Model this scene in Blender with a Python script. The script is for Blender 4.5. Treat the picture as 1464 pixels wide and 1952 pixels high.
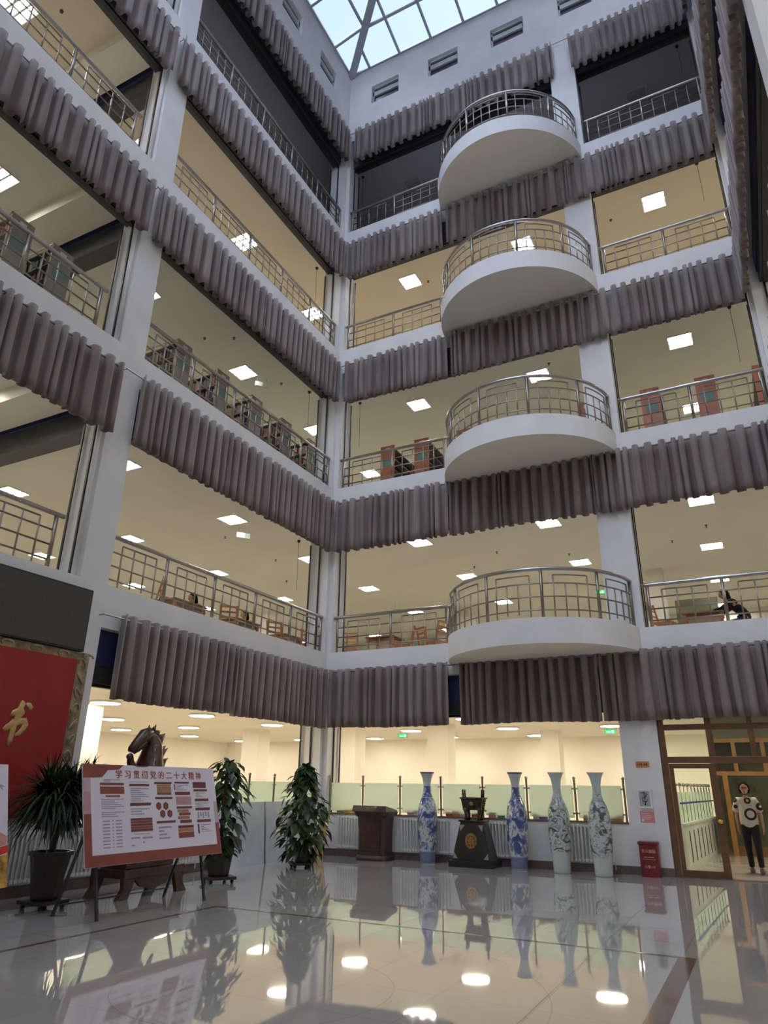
import bpy, bmesh, math, random
from mathutils import Vector, Matrix
for _o in list(bpy.data.objects): bpy.data.objects.remove(_o)
scn = bpy.context.scene
COL = scn.collection
R = random.Random(7)
PI = math.pi
# ------------------------------------------------------------------ camera
cam_d = bpy.data.cameras.new('camera'); cam = bpy.data.objects.new('camera', cam_d); COL.objects.link(cam)
cam_d.sensor_fit = 'HORIZONTAL'; cam_d.sensor_width = 36.0; cam_d.lens = 1328.171 / 1464 * 36.0
cam_d.clip_start = 0.05; cam_d.clip_end = 300
def _cam():
    yaw, pitch, roll = -0.4788, 0.3739, -0.0134
    f = Vector((math.sin(yaw)*math.cos(pitch), math.cos(yaw)*math.cos(pitch), math.sin(pitch)))
    r = f.cross(Vector((0,0,1))).normalized(); d = f.cross(r)
    c, s = math.cos(roll), math.sin(roll)
    r2 = c*r + s*d; d2 = -s*r + c*d
    m = Matrix((r2, -d2, -f)).transposed().to_4x4()
    m.translation = Vector((9.8424, -15.788, 1.56))
    cam.matrix_world = m
_cam()
scn.camera = cam
# ------------------------------------------------------------------ colour management, sky
scn.view_settings.view_transform = 'Standard'; scn.view_settings.look = 'None'
scn.view_settings.gamma = 1.0; scn.view_settings.use_curve_mapping = False
scn.view_settings.exposure = 0.0
scn.cycles.use_denoising = True
scn.cycles.max_bounces = 10; scn.cycles.diffuse_bounces = 5; scn.cycles.glossy_bounces = 4
scn.cycles.transparent_max_bounces = 12; scn.cycles.sample_clamp_indirect = 6.0
scn.cycles.caustics_reflective = False; scn.cycles.caustics_refractive = False
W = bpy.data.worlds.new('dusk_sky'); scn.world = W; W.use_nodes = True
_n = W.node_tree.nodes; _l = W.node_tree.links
_bg = _n['Background']; SKY = 2.1; FILL_GLOW = 4.8; FILL_GLOW = 3.6
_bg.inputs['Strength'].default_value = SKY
_tc = _n.new('ShaderNodeTexCoord'); _ns = _n.new('ShaderNodeTexNoise'); _rp = _n.new('ShaderNodeValToRGB')
_ns.inputs['Scale'].default_value = 1.6; _ns.inputs['Detail'].default_value = 3
_rp.color_ramp.elements[0].color = (0.36, 0.46, 0.70, 1); _rp.color_ramp.elements[1].color = (0.45, 0.55, 0.76, 1)
_rp.color_ramp.elements[0].position = 0.35; _rp.color_ramp.elements[1].position = 0.65
_l.new(_tc.outputs['Generated'], _ns.inputs['Vector']); _l.new(_ns.outputs['Fac'], _rp.inputs['Fac']); 
# added glow: sky behind the camera brightened to light walls through the added glazing
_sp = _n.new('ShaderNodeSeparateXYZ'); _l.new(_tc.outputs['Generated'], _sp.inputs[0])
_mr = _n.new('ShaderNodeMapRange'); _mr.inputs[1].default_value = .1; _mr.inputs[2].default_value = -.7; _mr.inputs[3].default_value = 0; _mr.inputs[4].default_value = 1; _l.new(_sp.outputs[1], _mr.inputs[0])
_gl = _n.new('ShaderNodeMix'); _gl.data_type = 'RGBA'; _gl.inputs[7].default_value = (FILL_GLOW*.74, FILL_GLOW*.82, FILL_GLOW*1.0, 1)
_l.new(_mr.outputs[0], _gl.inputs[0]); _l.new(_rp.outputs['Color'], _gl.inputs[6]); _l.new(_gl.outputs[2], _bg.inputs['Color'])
ROOM_L = 66.0      # luminance of the office ceiling lamps
HALL_L = 42.0      # luminance of the round lamps downstairs
# ------------------------------------------------------------------ mesh builder
class MB:
    def __init__(s): s.v = []; s.f = []; s.m = []; s.smooth = []
    def add(s, vs, fs, mi=0, sm=False):
        o = len(s.v); s.v += [tuple(v) for v in vs]
        for f in fs: s.f.append([o+i for i in f]); s.m.append(mi); s.smooth.append(sm)
        return s
    def box(s, a, b, mi=0):
        x0,y0,z0 = [min(a[i],b[i]) for i in range(3)]; x1,y1,z1 = [max(a[i],b[i]) for i in range(3)]
        return s.add([(x0,y0,z0),(x1,y0,z0),(x1,y1,z0),(x0,y1,z0),(x0,y0,z1),(x1,y0,z1),(x1,y1,z1),(x0,y1,z1)],
            [(0,3,2,1),(4,5,6,7),(0,1,5,4),(1,2,6,5),(2,3,7,6),(3,0,4,7)], mi)
    def hexa(s, lo, hi, mi=0):
        return s.add(list(lo)+list(hi), [(0,3,2,1),(4,5,6,7),(0,1,5,4),(1,2,6,5),(2,3,7,6),(3,0,4,7)], mi)
    def beam(s, p, q, w, h, mi=0, up=(0,0,1)):
        p = Vector(p); q = Vector(q); d = (q-p).normalized(); u = Vector(up)
        r = d.cross(u)
        if r.length < 1e-4: r = d.cross(Vector((0,1,0)))
        r.normalize(); u = r.cross(d).normalized(); r *= w/2; u *= h/2
        return s.hexa([p-r-u,p+r-u,p+r+u,p-r+u],[q-r-u,q+r-u,q+r+u,q-r+u],mi)
    def tube(s, pts, rad, n=8, mi=0, closed=False, cap=True):
        P = [Vector(p) for p in pts]; rs = rad if isinstance(rad,(list,tuple)) else [rad]*len(P)
        vs = []; prev = None
        for i,p in enumerate(P):
            a = P[i-1] if i else (P[-1] if closed else P[0]); b = P[i+1] if i < len(P)-1 else (P[0] if closed else P[-1])
            t = (b-a).normalized()
            if prev is None:
                u = t.cross(Vector((0,0,1)))
                if u.length < 1e-3: u = t.cross(Vector((0,1,0)))
            else: u = prev - t*prev.dot(t)
            u.normalize(); prev = u; w = t.cross(u)
            for k in range(n):
                an = 2*PI*k/n; vs.append(p + (u*math.cos(an)+w*math.sin(an))*rs[i])
        fs = []; m = len(P)
        for i in range(m if closed else m-1):
            j = (i+1) % m
            for k in range(n):
                l = (k+1) % n; fs.append((i*n+k, i*n+l, j*n+l, j*n+k))
        if cap and not closed:
            fs.append(tuple(range(n))[::-1]); fs.append(tuple((m-1)*n+k for k in range(n)))
        return s.add(vs, fs, mi, True)
    def lathe(s, prof, c=(0,0,0), n=32, mi=0, sm=True):
        vs = []; 
        for r,z in prof:
            for k in range(n):
                a = 2*PI*k/n; vs.append((c[0]+r*math.cos(a), c[1]+r*math.sin(a), c[2]+z))
        fs = []
        for i in range(len(prof)-1):
            for k in range(n):
                l = (k+1)%n; fs.append((i*n+k, i*n+l, (i+1)*n+l, (i+1)*n+k))
        fs.append(tuple(range(n))[::-1]); fs.append(tuple((len(prof)-1)*n+k for k in range(n)))
        return s.add(vs, fs, mi, sm)
    def prism(s, poly, axis, a, b, mi=0):
        # poly in the two other axes, extruded along axis from a to b
        def mk(p,t):
            if axis=='x': return (t,p[0],p[1])
            if axis=='y': return (p[0],t,p[1])
            return (p[0],p[1],t)
        n = len(poly); vs = [mk(p,a) for p in poly]+[mk(p,b) for p in poly]
        fs = [tuple(range(n))[::-1], tuple(range(n,2*n))]+[(i,(i+1)%n,n+(i+1)%n,n+i) for i in range(n)]
        return s.add(vs, fs, mi)
    def ico(s, c, r, mi=0, sub=2, sc=(1,1,1)):
        bm = bmesh.new(); bmesh.ops.create_icosphere(bm, subdivisions=sub, radius=r)
        vs = [(c[0]+v.co.x*sc[0], c[1]+v.co.y*sc[1], c[2]+v.co.z*sc[2]) for v in bm.verts]
        fs = [tuple(v.index for v in f.verts) for f in bm.faces]; bm.free()
        return s.add(vs, fs, mi, True)
    def mesh(s, name, mats):
        me = bpy.data.meshes.new(name); me.from_pydata(s.v, [], s.f)
        for m in (mats if isinstance(mats,(list,tuple)) else [mats]): me.materials.append(m)
        me.polygons.foreach_set('material_index', s.m); me.polygons.foreach_set('use_smooth', s.smooth)
        bm = bmesh.new(); bm.from_mesh(me); bmesh.ops.recalc_face_normals(bm, faces=bm.faces); bm.to_mesh(me); bm.free()
        me.update(); return me
    def build(s, name, mats, parent=None, bevel=0):
        o = bpy.data.objects.new(name, s.mesh(name, mats)); COL.objects.link(o)
        if parent is not None: o.parent = parent
        if bevel:
            b = o.modifiers.new('bevel','BEVEL'); b.width = bevel; b.segments = 2; b.limit_method = 'ANGLE'
        return o
def box(a,b): return MB().box(a,b)
def tag(o, label, cat, group=None, kind=None):
    o['label'] = label; o['category'] = cat
    if group: o['group'] = group
    if kind: o['kind'] = kind
    return o
def thing(name, label, cat, loc=(0,0,0), rz=0, group=None):
    o = bpy.data.objects.new(name, None); COL.objects.link(o); o.location = loc; o.rotation_euler = (0,0,rz); o.empty_display_size = .1
    return tag(o, label, cat, group)
def struct(o): o['kind'] = 'structure'; return o
def dup(root, loc=None, rz=None, label=None, group=None, mat=None):
    r = root.copy(); COL.objects.link(r)
    if loc is not None: r.location = loc
    if rz is not None: r.rotation_euler = (0,0,rz)
    if label: r['label'] = label
    if group: r['group'] = group
    for ch in list(root.children):
        c = ch.copy(); COL.objects.link(c); c.parent = r
        for g in list(ch.children):
            d = g.copy(); COL.objects.link(d); d.parent = c
    return r
def ev_mesh(o):
    dg = bpy.context.evaluated_depsgraph_get(); dg.update()
    return bpy.data.meshes.new_from_object(o.evaluated_get(dg))
def text_obj(s, size, mat, parent, name='lettering', ext=.002, bold=0.0):
    cu = bpy.data.curves.new('t','FONT'); cu.body = s; cu.size = size; cu.extrude = ext; cu.offset = bold
    cu.align_x = 'CENTER'; cu.align_y = 'CENTER'
    t = bpy.data.objects.new('t', cu); COL.objects.link(t)
    me = ev_mesh(t); bpy.data.objects.remove(t); bpy.data.curves.remove(cu)
    me.materials.clear(); me.materials.append(mat)
    o = bpy.data.objects.new(name, me); COL.objects.link(o); o.parent = parent
    return o
def skin_mesh(verts, edges, radii, sub=2):
    me = bpy.data.meshes.new('sk'); me.from_pydata(verts, edges, []); o = bpy.data.objects.new('sk', me); COL.objects.link(o)
    sk = o.modifiers.new('s','SKIN'); sk.use_smooth_shade = True
    for i,d in enumerate(me.skin_vertices[0].data):
        r = radii[i]; d.radius = (r,r) if not isinstance(r,tuple) else r
    me.skin_vertices[0].data[0].use_root = True
    ss = o.modifiers.new('u','SUBSURF'); ss.levels = sub
    m = ev_mesh(o); bpy.data.objects.remove(o); bpy.data.meshes.remove(me)
    return m
# ------------------------------------------------------------------ materials
def mat(name, col, rough=.6, metal=0, spec=.5, coat=0, noise=None, bump=0, bscale=40, emis=None, es=0, alpha=1, trans=0, coords='Object'):
    m = bpy.data.materials.new(name); m.use_nodes = True; nt = m.node_tree; b = nt.nodes['Principled BSDF']
    c4 = tuple(col)+(1,); b.inputs['Base Color'].default_value = c4; b.inputs['Roughness'].default_value = rough
    b.inputs['Metallic'].default_value = metal; b.inputs['Specular IOR Level'].default_value = spec
    b.inputs['Coat Weight'].default_value = coat; b.inputs['Coat Roughness'].default_value = .05
    b.inputs['Alpha'].default_value = alpha; b.inputs['Transmission Weight'].default_value = trans
    if emis: b.inputs['Emission Color'].default_value = tuple(emis)+(1,); b.inputs['Emission Strength'].default_value = es
    tc = nt.nodes.new('ShaderNodeTexCoord')
    if noise is None: noise = (3, .08)
    if noise:
        n = nt.nodes.new('ShaderNodeTexNoise'); n.inputs['Scale'].default_value = noise[0]; n.inputs['Detail'].default_value = 4
        r = nt.nodes.new('ShaderNodeValToRGB'); k = noise[1]
        r.color_ramp.elements[0].color = tuple(x*(1-k) for x in col)+(1,); r.color_ramp.elements[1].color = tuple(min(1,x*(1+k)) for x in col)+(1,)
        r.color_ramp.elements[0].position = .3; r.color_ramp.elements[1].position = .7
        nt.links.new(tc.outputs[coords], n.inputs['Vector']); nt.links.new(n.outputs['Fac'], r.inputs['Fac']); nt.links.new(r.outputs['Color'], b.inputs['Base Color'])
    if bump:
        n2 = nt.nodes.new('ShaderNodeTexNoise'); n2.inputs['Scale'].default_value = bscale; bp = nt.nodes.new('ShaderNodeBump')
        bp.inputs['Strength'].default_value = bump; bp.inputs['Distance'].default_value = .01
        nt.links.new(tc.outputs[coords], n2.inputs['Vector']); nt.links.new(n2.outputs['Fac'], bp.inputs['Height']); nt.links.new(bp.outputs['Normal'], b.inputs['Normal'])
    return m
def emit(name, col, s):
    m = bpy.data.materials.new(name); m.use_nodes = True; nt = m.node_tree; nt.nodes.clear()
    e = nt.nodes.new('ShaderNodeEmission'); o = nt.nodes.new('ShaderNodeOutputMaterial')
    e.inputs['Color'].default_value = tuple(col)+(1,); e.inputs['Strength'].default_value = s; nt.links.new(e.outputs[0], o.inputs[0]); return m
def pane(name, tint, gl=.12, rough=.02):
    m = bpy.data.materials.new(name); m.use_nodes = True; nt = m.node_tree; nt.nodes.clear()
    t = nt.nodes.new('ShaderNodeBsdfTransparent'); t.inputs[0].default_value = tuple(tint)+(1,)
    g = nt.nodes.new('ShaderNodeBsdfGlossy'); g.inputs['Roughness'].default_value = rough
    x = nt.nodes.new('ShaderNodeMixShader'); fr = nt.nodes.new('ShaderNodeFresnel'); fr.inputs[0].default_value = 1.45
    o = nt.nodes.new('ShaderNodeOutputMaterial')
    nt.links.new(fr.outputs[0], x.inputs[0]); nt.links.new(t.outputs[0], x.inputs[1]); nt.links.new(g.outputs[0], x.inputs[2]); nt.links.new(x.outputs[0], o.inputs[0])
    return m
M = {}
M['wall'] = mat('white_plaster', (.82,.81,.80), .85, noise=(1.2,.05), bump=.05)
M['cream'] = mat('cream_plaster', (.82,.78,.69), .85, noise=(.8,.04))
M['ceil2'] = mat('ceiling_cream', (.84,.80,.69), .9, noise=(.5,.03))
M['ceil3'] = mat('ceiling_greyish', (.78,.77,.67), .9, noise=(.5,.03))
M['ceil4'] = mat('ceiling_warm', (.76,.67,.52), .9, noise=(.5,.03))
M['ceil1'] = mat('ceiling_white', (.86,.82,.74), .9, noise=(.5,.03))
M['ceil5'] = mat('ceiling_dull', (.74,.70,.74), .9, noise=(.5,.03))
M['floor_up'] = mat('upper_floor', (.50,.47,.41), .35, noise=(2,.08))
M['steel'] = mat('brushed_steel', (.42,.39,.37), .28, 1.0, noise=(6,.08))
M['steel_d'] = mat('dull_steel', (.30,.26,.22), .35, 1.0, noise=(6,.1))
M['black'] = mat('black_rubber', (.02,.02,.022), .5)
M['blue'] = mat('shutter_blue', (.03,.045,.13), .5, noise=(4,.2))
M['dark'] = mat('shutter_dark', (.045,.045,.05), .5, noise=(8,.2))
M['skyframe'] = mat('skylight_frame', (.42,.44,.48), .5)
M['skyglass'] = pane('skylight_glass', (.93,.96,1.0))
M['wood'] = mat('dark_wood', (.055,.022,.016), .35, coat=.3, noise=(9,.3), bump=.1, bscale=25)
M['doorwood'] = mat('door_wood', (.16,.075,.032), .35, coat=.3, noise=(7,.18))
M['orangewood'] = mat('orange_wood', (.46,.16,.07), .4, noise=(5,.12))
M['chairwood'] = mat('chair_wood', (.50,.20,.07), .4, noise=(5,.15))
M['white'] = mat('white_enamel', (.84,.83,.79), .35)
M['louvre'] = mat('louvre_alu', (.8,.8,.8), .3, .6)
M['base'] = mat('brown_stone', (.17,.12,.10), .3, noise=(30,.25))
M['lamp'] = emit('lamp_tube', (1.0,.97,.90), ROOM_L)
M['lamp_off'] = mat('lamp_tube_off', (.55,.55,.6), .4)
M['lamp_round'] = emit('round_lamp', (1.0,.90,.72), HALL_L)
M['exit'] = emit('exit_green', (.05,.85,.18), 1.6)
M['exitw'] = emit('exit_white', (.6,1,.7), 1.8)
M['exitcase'] = mat('exit_case', (.03,.12,.05), .4)
M['paper'] = mat('paper', (.78,.73,.80), .6, noise=(2,.03))
M['darkgrey'] = mat('dark_grey', (.09,.09,.095), .5)
M['glass'] = pane('clear_glass', (.93,.97,.93))
def curtain_mat():
    m = bpy.data.materials.new('curtain_velvet'); m.use_nodes = True; nt = m.node_tree; b = nt.nodes['Principled BSDF']
    tc = nt.nodes.new('ShaderNodeTexCoord'); n = nt.nodes.new('ShaderNodeTexNoise'); n.inputs['Scale'].default_value = 2.2
    mp = nt.nodes.new('ShaderNodeMapping'); mp.inputs['Scale'].default_value = (1,1,.15)
    r = nt.nodes.new('ShaderNodeValToRGB'); e = r.color_ramp.elements
    e[0].color = (.175,.125,.115,1); e[1].color = (.265,.215,.200,1); e[0].position=.35; e[1].position=.65
    nt.links.new(tc.outputs['Object'], mp.inputs['Vector']); nt.links.new(mp.outputs[0], n.inputs['Vector'])
    nt.links.new(n.outputs['Fac'], r.inputs['Fac']); nt.links.new(r.outputs['Color'], b.inputs['Base Color'])
    b.inputs['Roughness'].default_value = .85; b.inputs['Sheen Weight'].default_value = .5; b.inputs['Sheen Roughness'].default_value = .4
    return m
M['curtain'] = curtain_mat()
def frosted():
    m = bpy.data.materials.new('frosted_glass'); m.use_nodes = True; nt = m.node_tree; nt.nodes.clear()
    d = nt.nodes.new('ShaderNodeBsdfDiffuse'); d.inputs[0].default_value = (.74,.84,.76,1)
    t = nt.nodes.new('ShaderNodeBsdfTranslucent'); t.inputs[0].default_value = (.88,.97,.89,1)
    g = nt.nodes.new('ShaderNodeBsdfGlossy'); g.inputs[1].default_value = .15
    x = nt.nodes.new('ShaderNodeMixShader'); x.inputs[0].default_value = .82
    y = nt.nodes.new('ShaderNodeMixShader'); y.inputs[0].default_value = .06
    o = nt.nodes.new('ShaderNodeOutputMaterial'); L = nt.links
    L.new(d.outputs[0], x.inputs[1]); L.new(t.outputs[0], x.inputs[2]); L.new(x.outputs[0], y.inputs[1]); L.new(g.outputs[0], y.inputs[2]); L.new(y.outputs[0], o.inputs[0])
    return m
M['frost'] = frosted()
def floor_mat():
    m = bpy.data.materials.new('polished_tile'); m.use_nodes = True; nt = m.node_tree; L = nt.links; b = nt.nodes['Principled BSDF']
    tc = nt.nodes.new('ShaderNodeTexCoord')
    br = nt.nodes.new('ShaderNodeTexBrick'); br.offset = 0; br.inputs['Scale'].default_value = 1.0
    br.inputs['Brick Width'].default_value = .8; br.inputs['Row Height'].default_value = .8; br.inputs['Mortar Size'].default_value = .003
    br.inputs['Mortar Smooth'].default_value = 0; br.inputs['Bias'].default_value = 0
    br.inputs['Color1'].default_value = (.55,.515,.48,1); br.inputs['Color2'].default_value = (.57,.535,.50,1); br.inputs['Mortar'].default_value = (.44,.39,.36,1)
    mp = nt.nodes.new('ShaderNodeMapping'); mp.inputs['Location'].default_value = (-.02,.1,0)
    L.new(tc.outputs['Object'], mp.inputs[0]); L.new(mp.outputs[0], br.inputs['Vector'])
    n = nt.nodes.new('ShaderNodeTexNoise'); n.inputs['Scale'].default_value = 1.1; n.inputs['Detail'].default_value = 6
    mx = nt.nodes.new('ShaderNodeMix'); mx.data_type = 'RGBA'; mx.blend_type = 'MULTIPLY'; mx.inputs[0].default_value = .35
    L.new(tc.outputs['Object'], n.inputs['Vector']); L.new(br.outputs['Color'], mx.inputs[6]); L.new(n.outputs['Color'], mx.inputs[7]); 
    L.new(br.outputs['Color'], b.inputs['Base Color'])
    b.inputs['Roughness'].default_value = .03; b.inputs['IOR'].default_value = 1.55; b.inputs['Coat Weight'].default_value = .6; b.inputs['Coat Roughness'].default_value = .02
    # very slight waviness of the polished stone
    n2 = nt.nodes.new('ShaderNodeTexNoise'); n2.inputs['Scale'].default_value = 1.3; bp = nt.nodes.new('ShaderNodeBump'); bp.inputs['Strength'].default_value = .03; bp.inputs['Distance'].default_value = .02
    L.new(tc.outputs['Object'], n2.inputs['Vector']); L.new(n2.outputs['Fac'], bp.inputs['Height']); L.new(bp.outputs['Normal'], b.inputs['Normal']); L.new(bp.outputs['Normal'], b.inputs['Coat Normal'])
    return m
M['floor'] = floor_mat()
# ------------------------------------------------------------------ building dimensions (metres)
ZK = {2:4.80, 3:9.51, 4:14.22, 5:18.93, 6:23.64}       # top of each gallery kerb
FB = {2:4.05, 3:8.80, 4:13.38, 5:18.08, 6:23.10}       # underside of each fascia band
CE = {1:3.65, 2:8.65, 3:13.36, 4:18.07, 5:22.78}       # ceilings of the storeys
FL = {1:0.0, 2:4.70, 3:9.41, 4:14.12, 5:18.83}
ROD = {1:4.25, 2:8.96, 3:13.55, 4:18.25, 5:23.30}
BOT = {1:2.88, 2:7.52, 3:12.2, 4:16.86, 5:21.9}
ZT = 26.45; XR = 11.31; YB = -22.0; D = .6
XL, YF, XF = -16.5, 16.5, 19.0
ORD = {1:'ground floor', 2:'first gallery', 3:'second gallery', 4:'third gallery', 5:'top gallery'}
# atrium floor
struct(box((-.0,YB,-.2),(XR,0,0)).build('floor', M['floor']))
struct(MB().box((XL,YB,-.2),(0,0,-.0)).box((XL,0,-.2),(XF,YF,0)).box((XR,YB,-.2),(XF,0,0)).build('floor', mat('hall_floor',(.48,.44,.38),.25,noise=(2,.06),coat=.4)))
# floor stripes: brown inlay
fs = mat('brown_inlay', (.20,.105,.07), .12, coat=.2, noise=(12,.2))
st = MB(); e = .0015
st.box((8.78,-22,0),(8.95,-7.20,e)).box((2.88,-7.26,0),(8.78,-7.20,e)).box((2.88,-22,0),(2.95,-7.26,e))
o = st.build('trim_1', fs); struct(o)
gr = mat('grout_line',(.36,.32,.29),.1); jl = MB()
def strip(p,q,w=.010):
    p=Vector(p); q=Vector(q); d=(q-p).normalized(); r=Vector((-d.y,d.x))*w/2
    jl.add([(p.x-r.x,p.y-r.y,.0012),(p.x+r.x,p.y+r.y,.0012),(q.x+r.x,q.y+r.y,.0012),(q.x-r.x,q.y-r.y,.0012)],[(0,1,2,3)])
strip((8.0,-12.0),(8.0,-.5)); 
for k in range(6): strip((8.0,-7.4-k*1.3),(8.0-.1-k*.0,-7.4-k*1.3-.0)) if False else None
# medallion: ring and spokes of grout lines
for rr in (1.15,2.4):
    n=64
    for k in range(n):
        a=2*PI*k/n; b=2*PI*(k+1)/n; c=(5.8,-10.2)
        strip((c[0]+rr*math.cos(a),c[1]+rr*math.sin(a)),(c[0]+rr*math.cos(b),c[1]+rr*math.sin(b)),.007)
struct(jl.build('trim_2', gr))
# ------------------------------------------------------------------ facades
def fac(name, axis, at, sgn, spans_cols, u0, u1, ground_solid, lo=0, extra=None):
    """wall slab standing behind the facade plane. axis 'x': plane x=at, runs along y; sgn: direction into the building"""
    w = MB()
    def bx(ua,ub,za,zb,d0=0,d1=.30):
        a = at+sgn*d0; b = at+sgn*d1
        if axis=='x': w.box((a,ua,za),(b,ub,zb))
        else: w.box((ua,a,za),(ub,b,zb))
    for k in (2,3,4,5): bx(u0,u1,FB[k],ZK[k])
    bx(u0,u1,FB[6],24.6); 
    # top wall with small windows
    wins = sorted(extra or [])
    prev = u0
    for (a,b) in wins:
        bx(prev,a,24.6,25.45); prev = b
    bx(prev,u1,24.6,25.45); bx(u0,u1,25.45,ZT)
    for (a,b) in spans_cols:
        for (za,zb) in ((0,FB[2]),(ZK[2],FB[3]),(ZK[3],FB[4]),(ZK[4],FB[5]),(ZK[5],FB[6])):
            bx(a,b,za,zb,0,.27); bx(a+(.03 if a>u0+.01 else 0),b-(.03 if b<u1-.01 else 0),za,zb,.27,.62)
    for (a,b,za,zb) in ground_solid: bx(a,b,za,zb,0,.25)
    return w
colsL = [(-22,-16.2),(-8.0,-7.4),(-.13,0.0)]
wl = fac('wall_left','x',0,-1,colsL,-22,0,[(-22,-8.0,0,FB[2]),(-7.4,-.13,0,.90)],extra=[(-2.04,-.98),(-4.3,-3.2),(-6.5,-5.4),(-8.7,-7.6),(-10.9,-9.8)])
struct(wl.build('wall_left', M['wall']))
colsB = [(0,.13),(7.26,8.0),(11.23,XR)]
wb = fac('wall_back','y',0,1,colsB,0,XR,[(.13,7.26,0,.90)],extra=[(.91,2.0),(3.15,4.27),(5.45,6.58),(7.72,8.8)])
struct(wb.build('wall_back', M['wall']))
colsR = [(-.13,0.0),(-8.0,-7.4),(-22,-16.2)]
wr = fac('wall_right','x',XR,1,colsR,-22,0,[(-22,-.13,0,FB[2])],extra=[(-2.04,-.98),(-4.3,-3.2)])
struct(wr.build('wall_right', M['wall']))
# corner block behind the two facades
struct(MB().box((-.62,0.0,0),(-.0,.62,ZT)).build('wall_corner', M['wall']))
struct(MB().box((XR,0.0,0),(XR+.6,.6,ZT)).build('wall_corner', M['wall']))
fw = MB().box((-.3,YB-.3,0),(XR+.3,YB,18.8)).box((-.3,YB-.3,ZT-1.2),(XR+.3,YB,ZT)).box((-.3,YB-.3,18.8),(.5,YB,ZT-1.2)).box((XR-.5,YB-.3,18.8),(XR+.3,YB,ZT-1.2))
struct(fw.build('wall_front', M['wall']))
wf = bpy.data.objects.new('window_20', None); COL.objects.link(wf); struct(wf)  # unseen glazing added high behind the camera to light the facades
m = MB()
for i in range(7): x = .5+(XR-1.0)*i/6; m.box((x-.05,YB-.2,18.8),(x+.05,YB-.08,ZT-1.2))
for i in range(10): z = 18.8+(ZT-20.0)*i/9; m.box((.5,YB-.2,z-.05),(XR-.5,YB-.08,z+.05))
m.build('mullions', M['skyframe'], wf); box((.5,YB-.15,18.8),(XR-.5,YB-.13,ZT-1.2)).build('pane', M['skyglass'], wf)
struct(box((-40,-90,-.4),(50,YB-.3,-.05)).build('ground_outside', mat('paving',(.22,.22,.22),.8)))
# outer shell of the wings
sh = MB().box((XL-.2,YB,0),(XL,YF,23.64)).box((XL-.2,YF,0),(XF+.2,YF+.2,23.64)).box((XF,YB,0),(XF+.2,YF,23.64)).box((XL-.2,YB-.2,0),(-.3,YB,23.64)).box((XR+.3,YB-.2,0),(XF+.2,YB,23.64))
struct(sh.build('wall_outer', M['cream']))
# slabs between storeys: ceiling underneath, floor on top
for k in (1,2,3,4,5):
    z0 = CE[k]; z1 = FL[k+1] if k<5 else 23.64
    s = MB(); g = .3
    s.box((XL,YB,z0),(-g,YF,z1)).box((-g,g,z0),(XF,YF,z1)).box((XR+g,YB,z0),(XF,g,z1))
    for i,f in enumerate(s.f): s.m[i] = 1 if i % 6 == 1 else 0
    struct(s.build('ceiling', [M['ceil%d'%k], M['floor_up']]))
# roof behind the top wall
struct(MB().box((XL,YB,26.3),(-.3,YF,26.45)).box((-.3,.3,26.3),(XF,YF,26.45)).box((XR+.3,YB,26.3),(XF,.3,26.45)).build('ceiling', M['ceil5']))
# window frames in the top wall (pale sash, dark lower pane)
wn = 0
for (a,b) in [(.91,2.0),(3.15,4.27),(5.45,6.58),(7.72,8.8)]:
    wn += 1
    r = bpy.data.objects.new('window_%d'%wn, None); COL.objects.link(r); struct(r)
    MB().box((a,.16,24.6),(b,.2,25.45)).build('pane', mat('window_dark',(.05,.035,.05),.25), r)
    MB().box((a,.10,25.05),(b,.16,25.25)).box((a,.1,24.6),(a+.05,.16,25.45)).box((b-.05,.1,24.6),(b,.16,25.45)).box((a,.1,25.38),(b,.16,25.45)).build('window_frame', mat('window_sash',(.5,.55,.56),.4), r)
for (a,b) in [(-2.04,-.98),(-4.3,-3.2),(-6.5,-5.4),(-8.7,-7.6)]:
    wn += 1
    r = bpy.data.objects.new('window_%d'%wn, None); COL.objects.link(r); struct(r)
    MB().box((-.2,a,24.6),(-.16,b,25.45)).build('pane', mat('window_dark',(.05,.035,.05),.25), r)
    MB().box((-.16,a,25.05),(-.10,b,25.25)).box((-.16,a,24.6),(-.1,a+.05,25.45)).box((-.16,b-.05,24.6),(-.1,b,25.45)).build('window_frame', mat('window_sash',(.5,.55,.56),.4), r)
# downpipe and cable trunking on the left column
for zz in ((4.8,8.8),(9.51,13.38),(14.22,18.08),(18.93,23.1)):
    t = MB().tube([(-.10,-8.06,zz[0]+.02),(-.10,-8.06,zz[1])],.045,8)
    tag(t.build('drain_pipe', M['wall']), 'white pipe beside the left column on the %s'%ORD[[k for k in ZK if abs(ZK[k]-zz[0])<.01][0]], 'pipe')
# ------------------------------------------------------------------ hipped skylight
SL = .25; NX = XR; 
sk = thing('skylight_roof', 'hipped glass skylight with grey glazing bars over the atrium', 'skylight', (XR/2,-11,ZT))
def L_(p): return (p[0]-XR/2, p[1]+11, p[2]-ZT)
yb = YB; cx = XR/2; ridge_y0 = -cx; ridge_y1 = yb+cx; zr = ZT+SL*cx
gl = MB()
A=(0,0,ZT); B=(XR,0,ZT); Cc=(XR,yb,ZT); Dd=(0,yb,ZT); P1=(cx,ridge_y0,zr); P2=(cx,ridge_y1,zr)
gl.add([L_(p) for p in (A,B,Cc,Dd,P1,P2)],[(0,1,4),(1,2,5,4),(2,3,5),(3,0,4,5)])
gl.build('glazing', M['skyglass'], sk)
fr = MB()
for p,q in ((A,P1),(B,P1),(Cc,P2),(Dd,P2),(P1,P2)): fr.beam(L_(p),L_(q),.26,.3)
fr.build('hip_rafter', M['skyframe'], sk)
ba = MB(); st_ = 1.24
xs = [.82+st_*i for i in range(9)]
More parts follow.
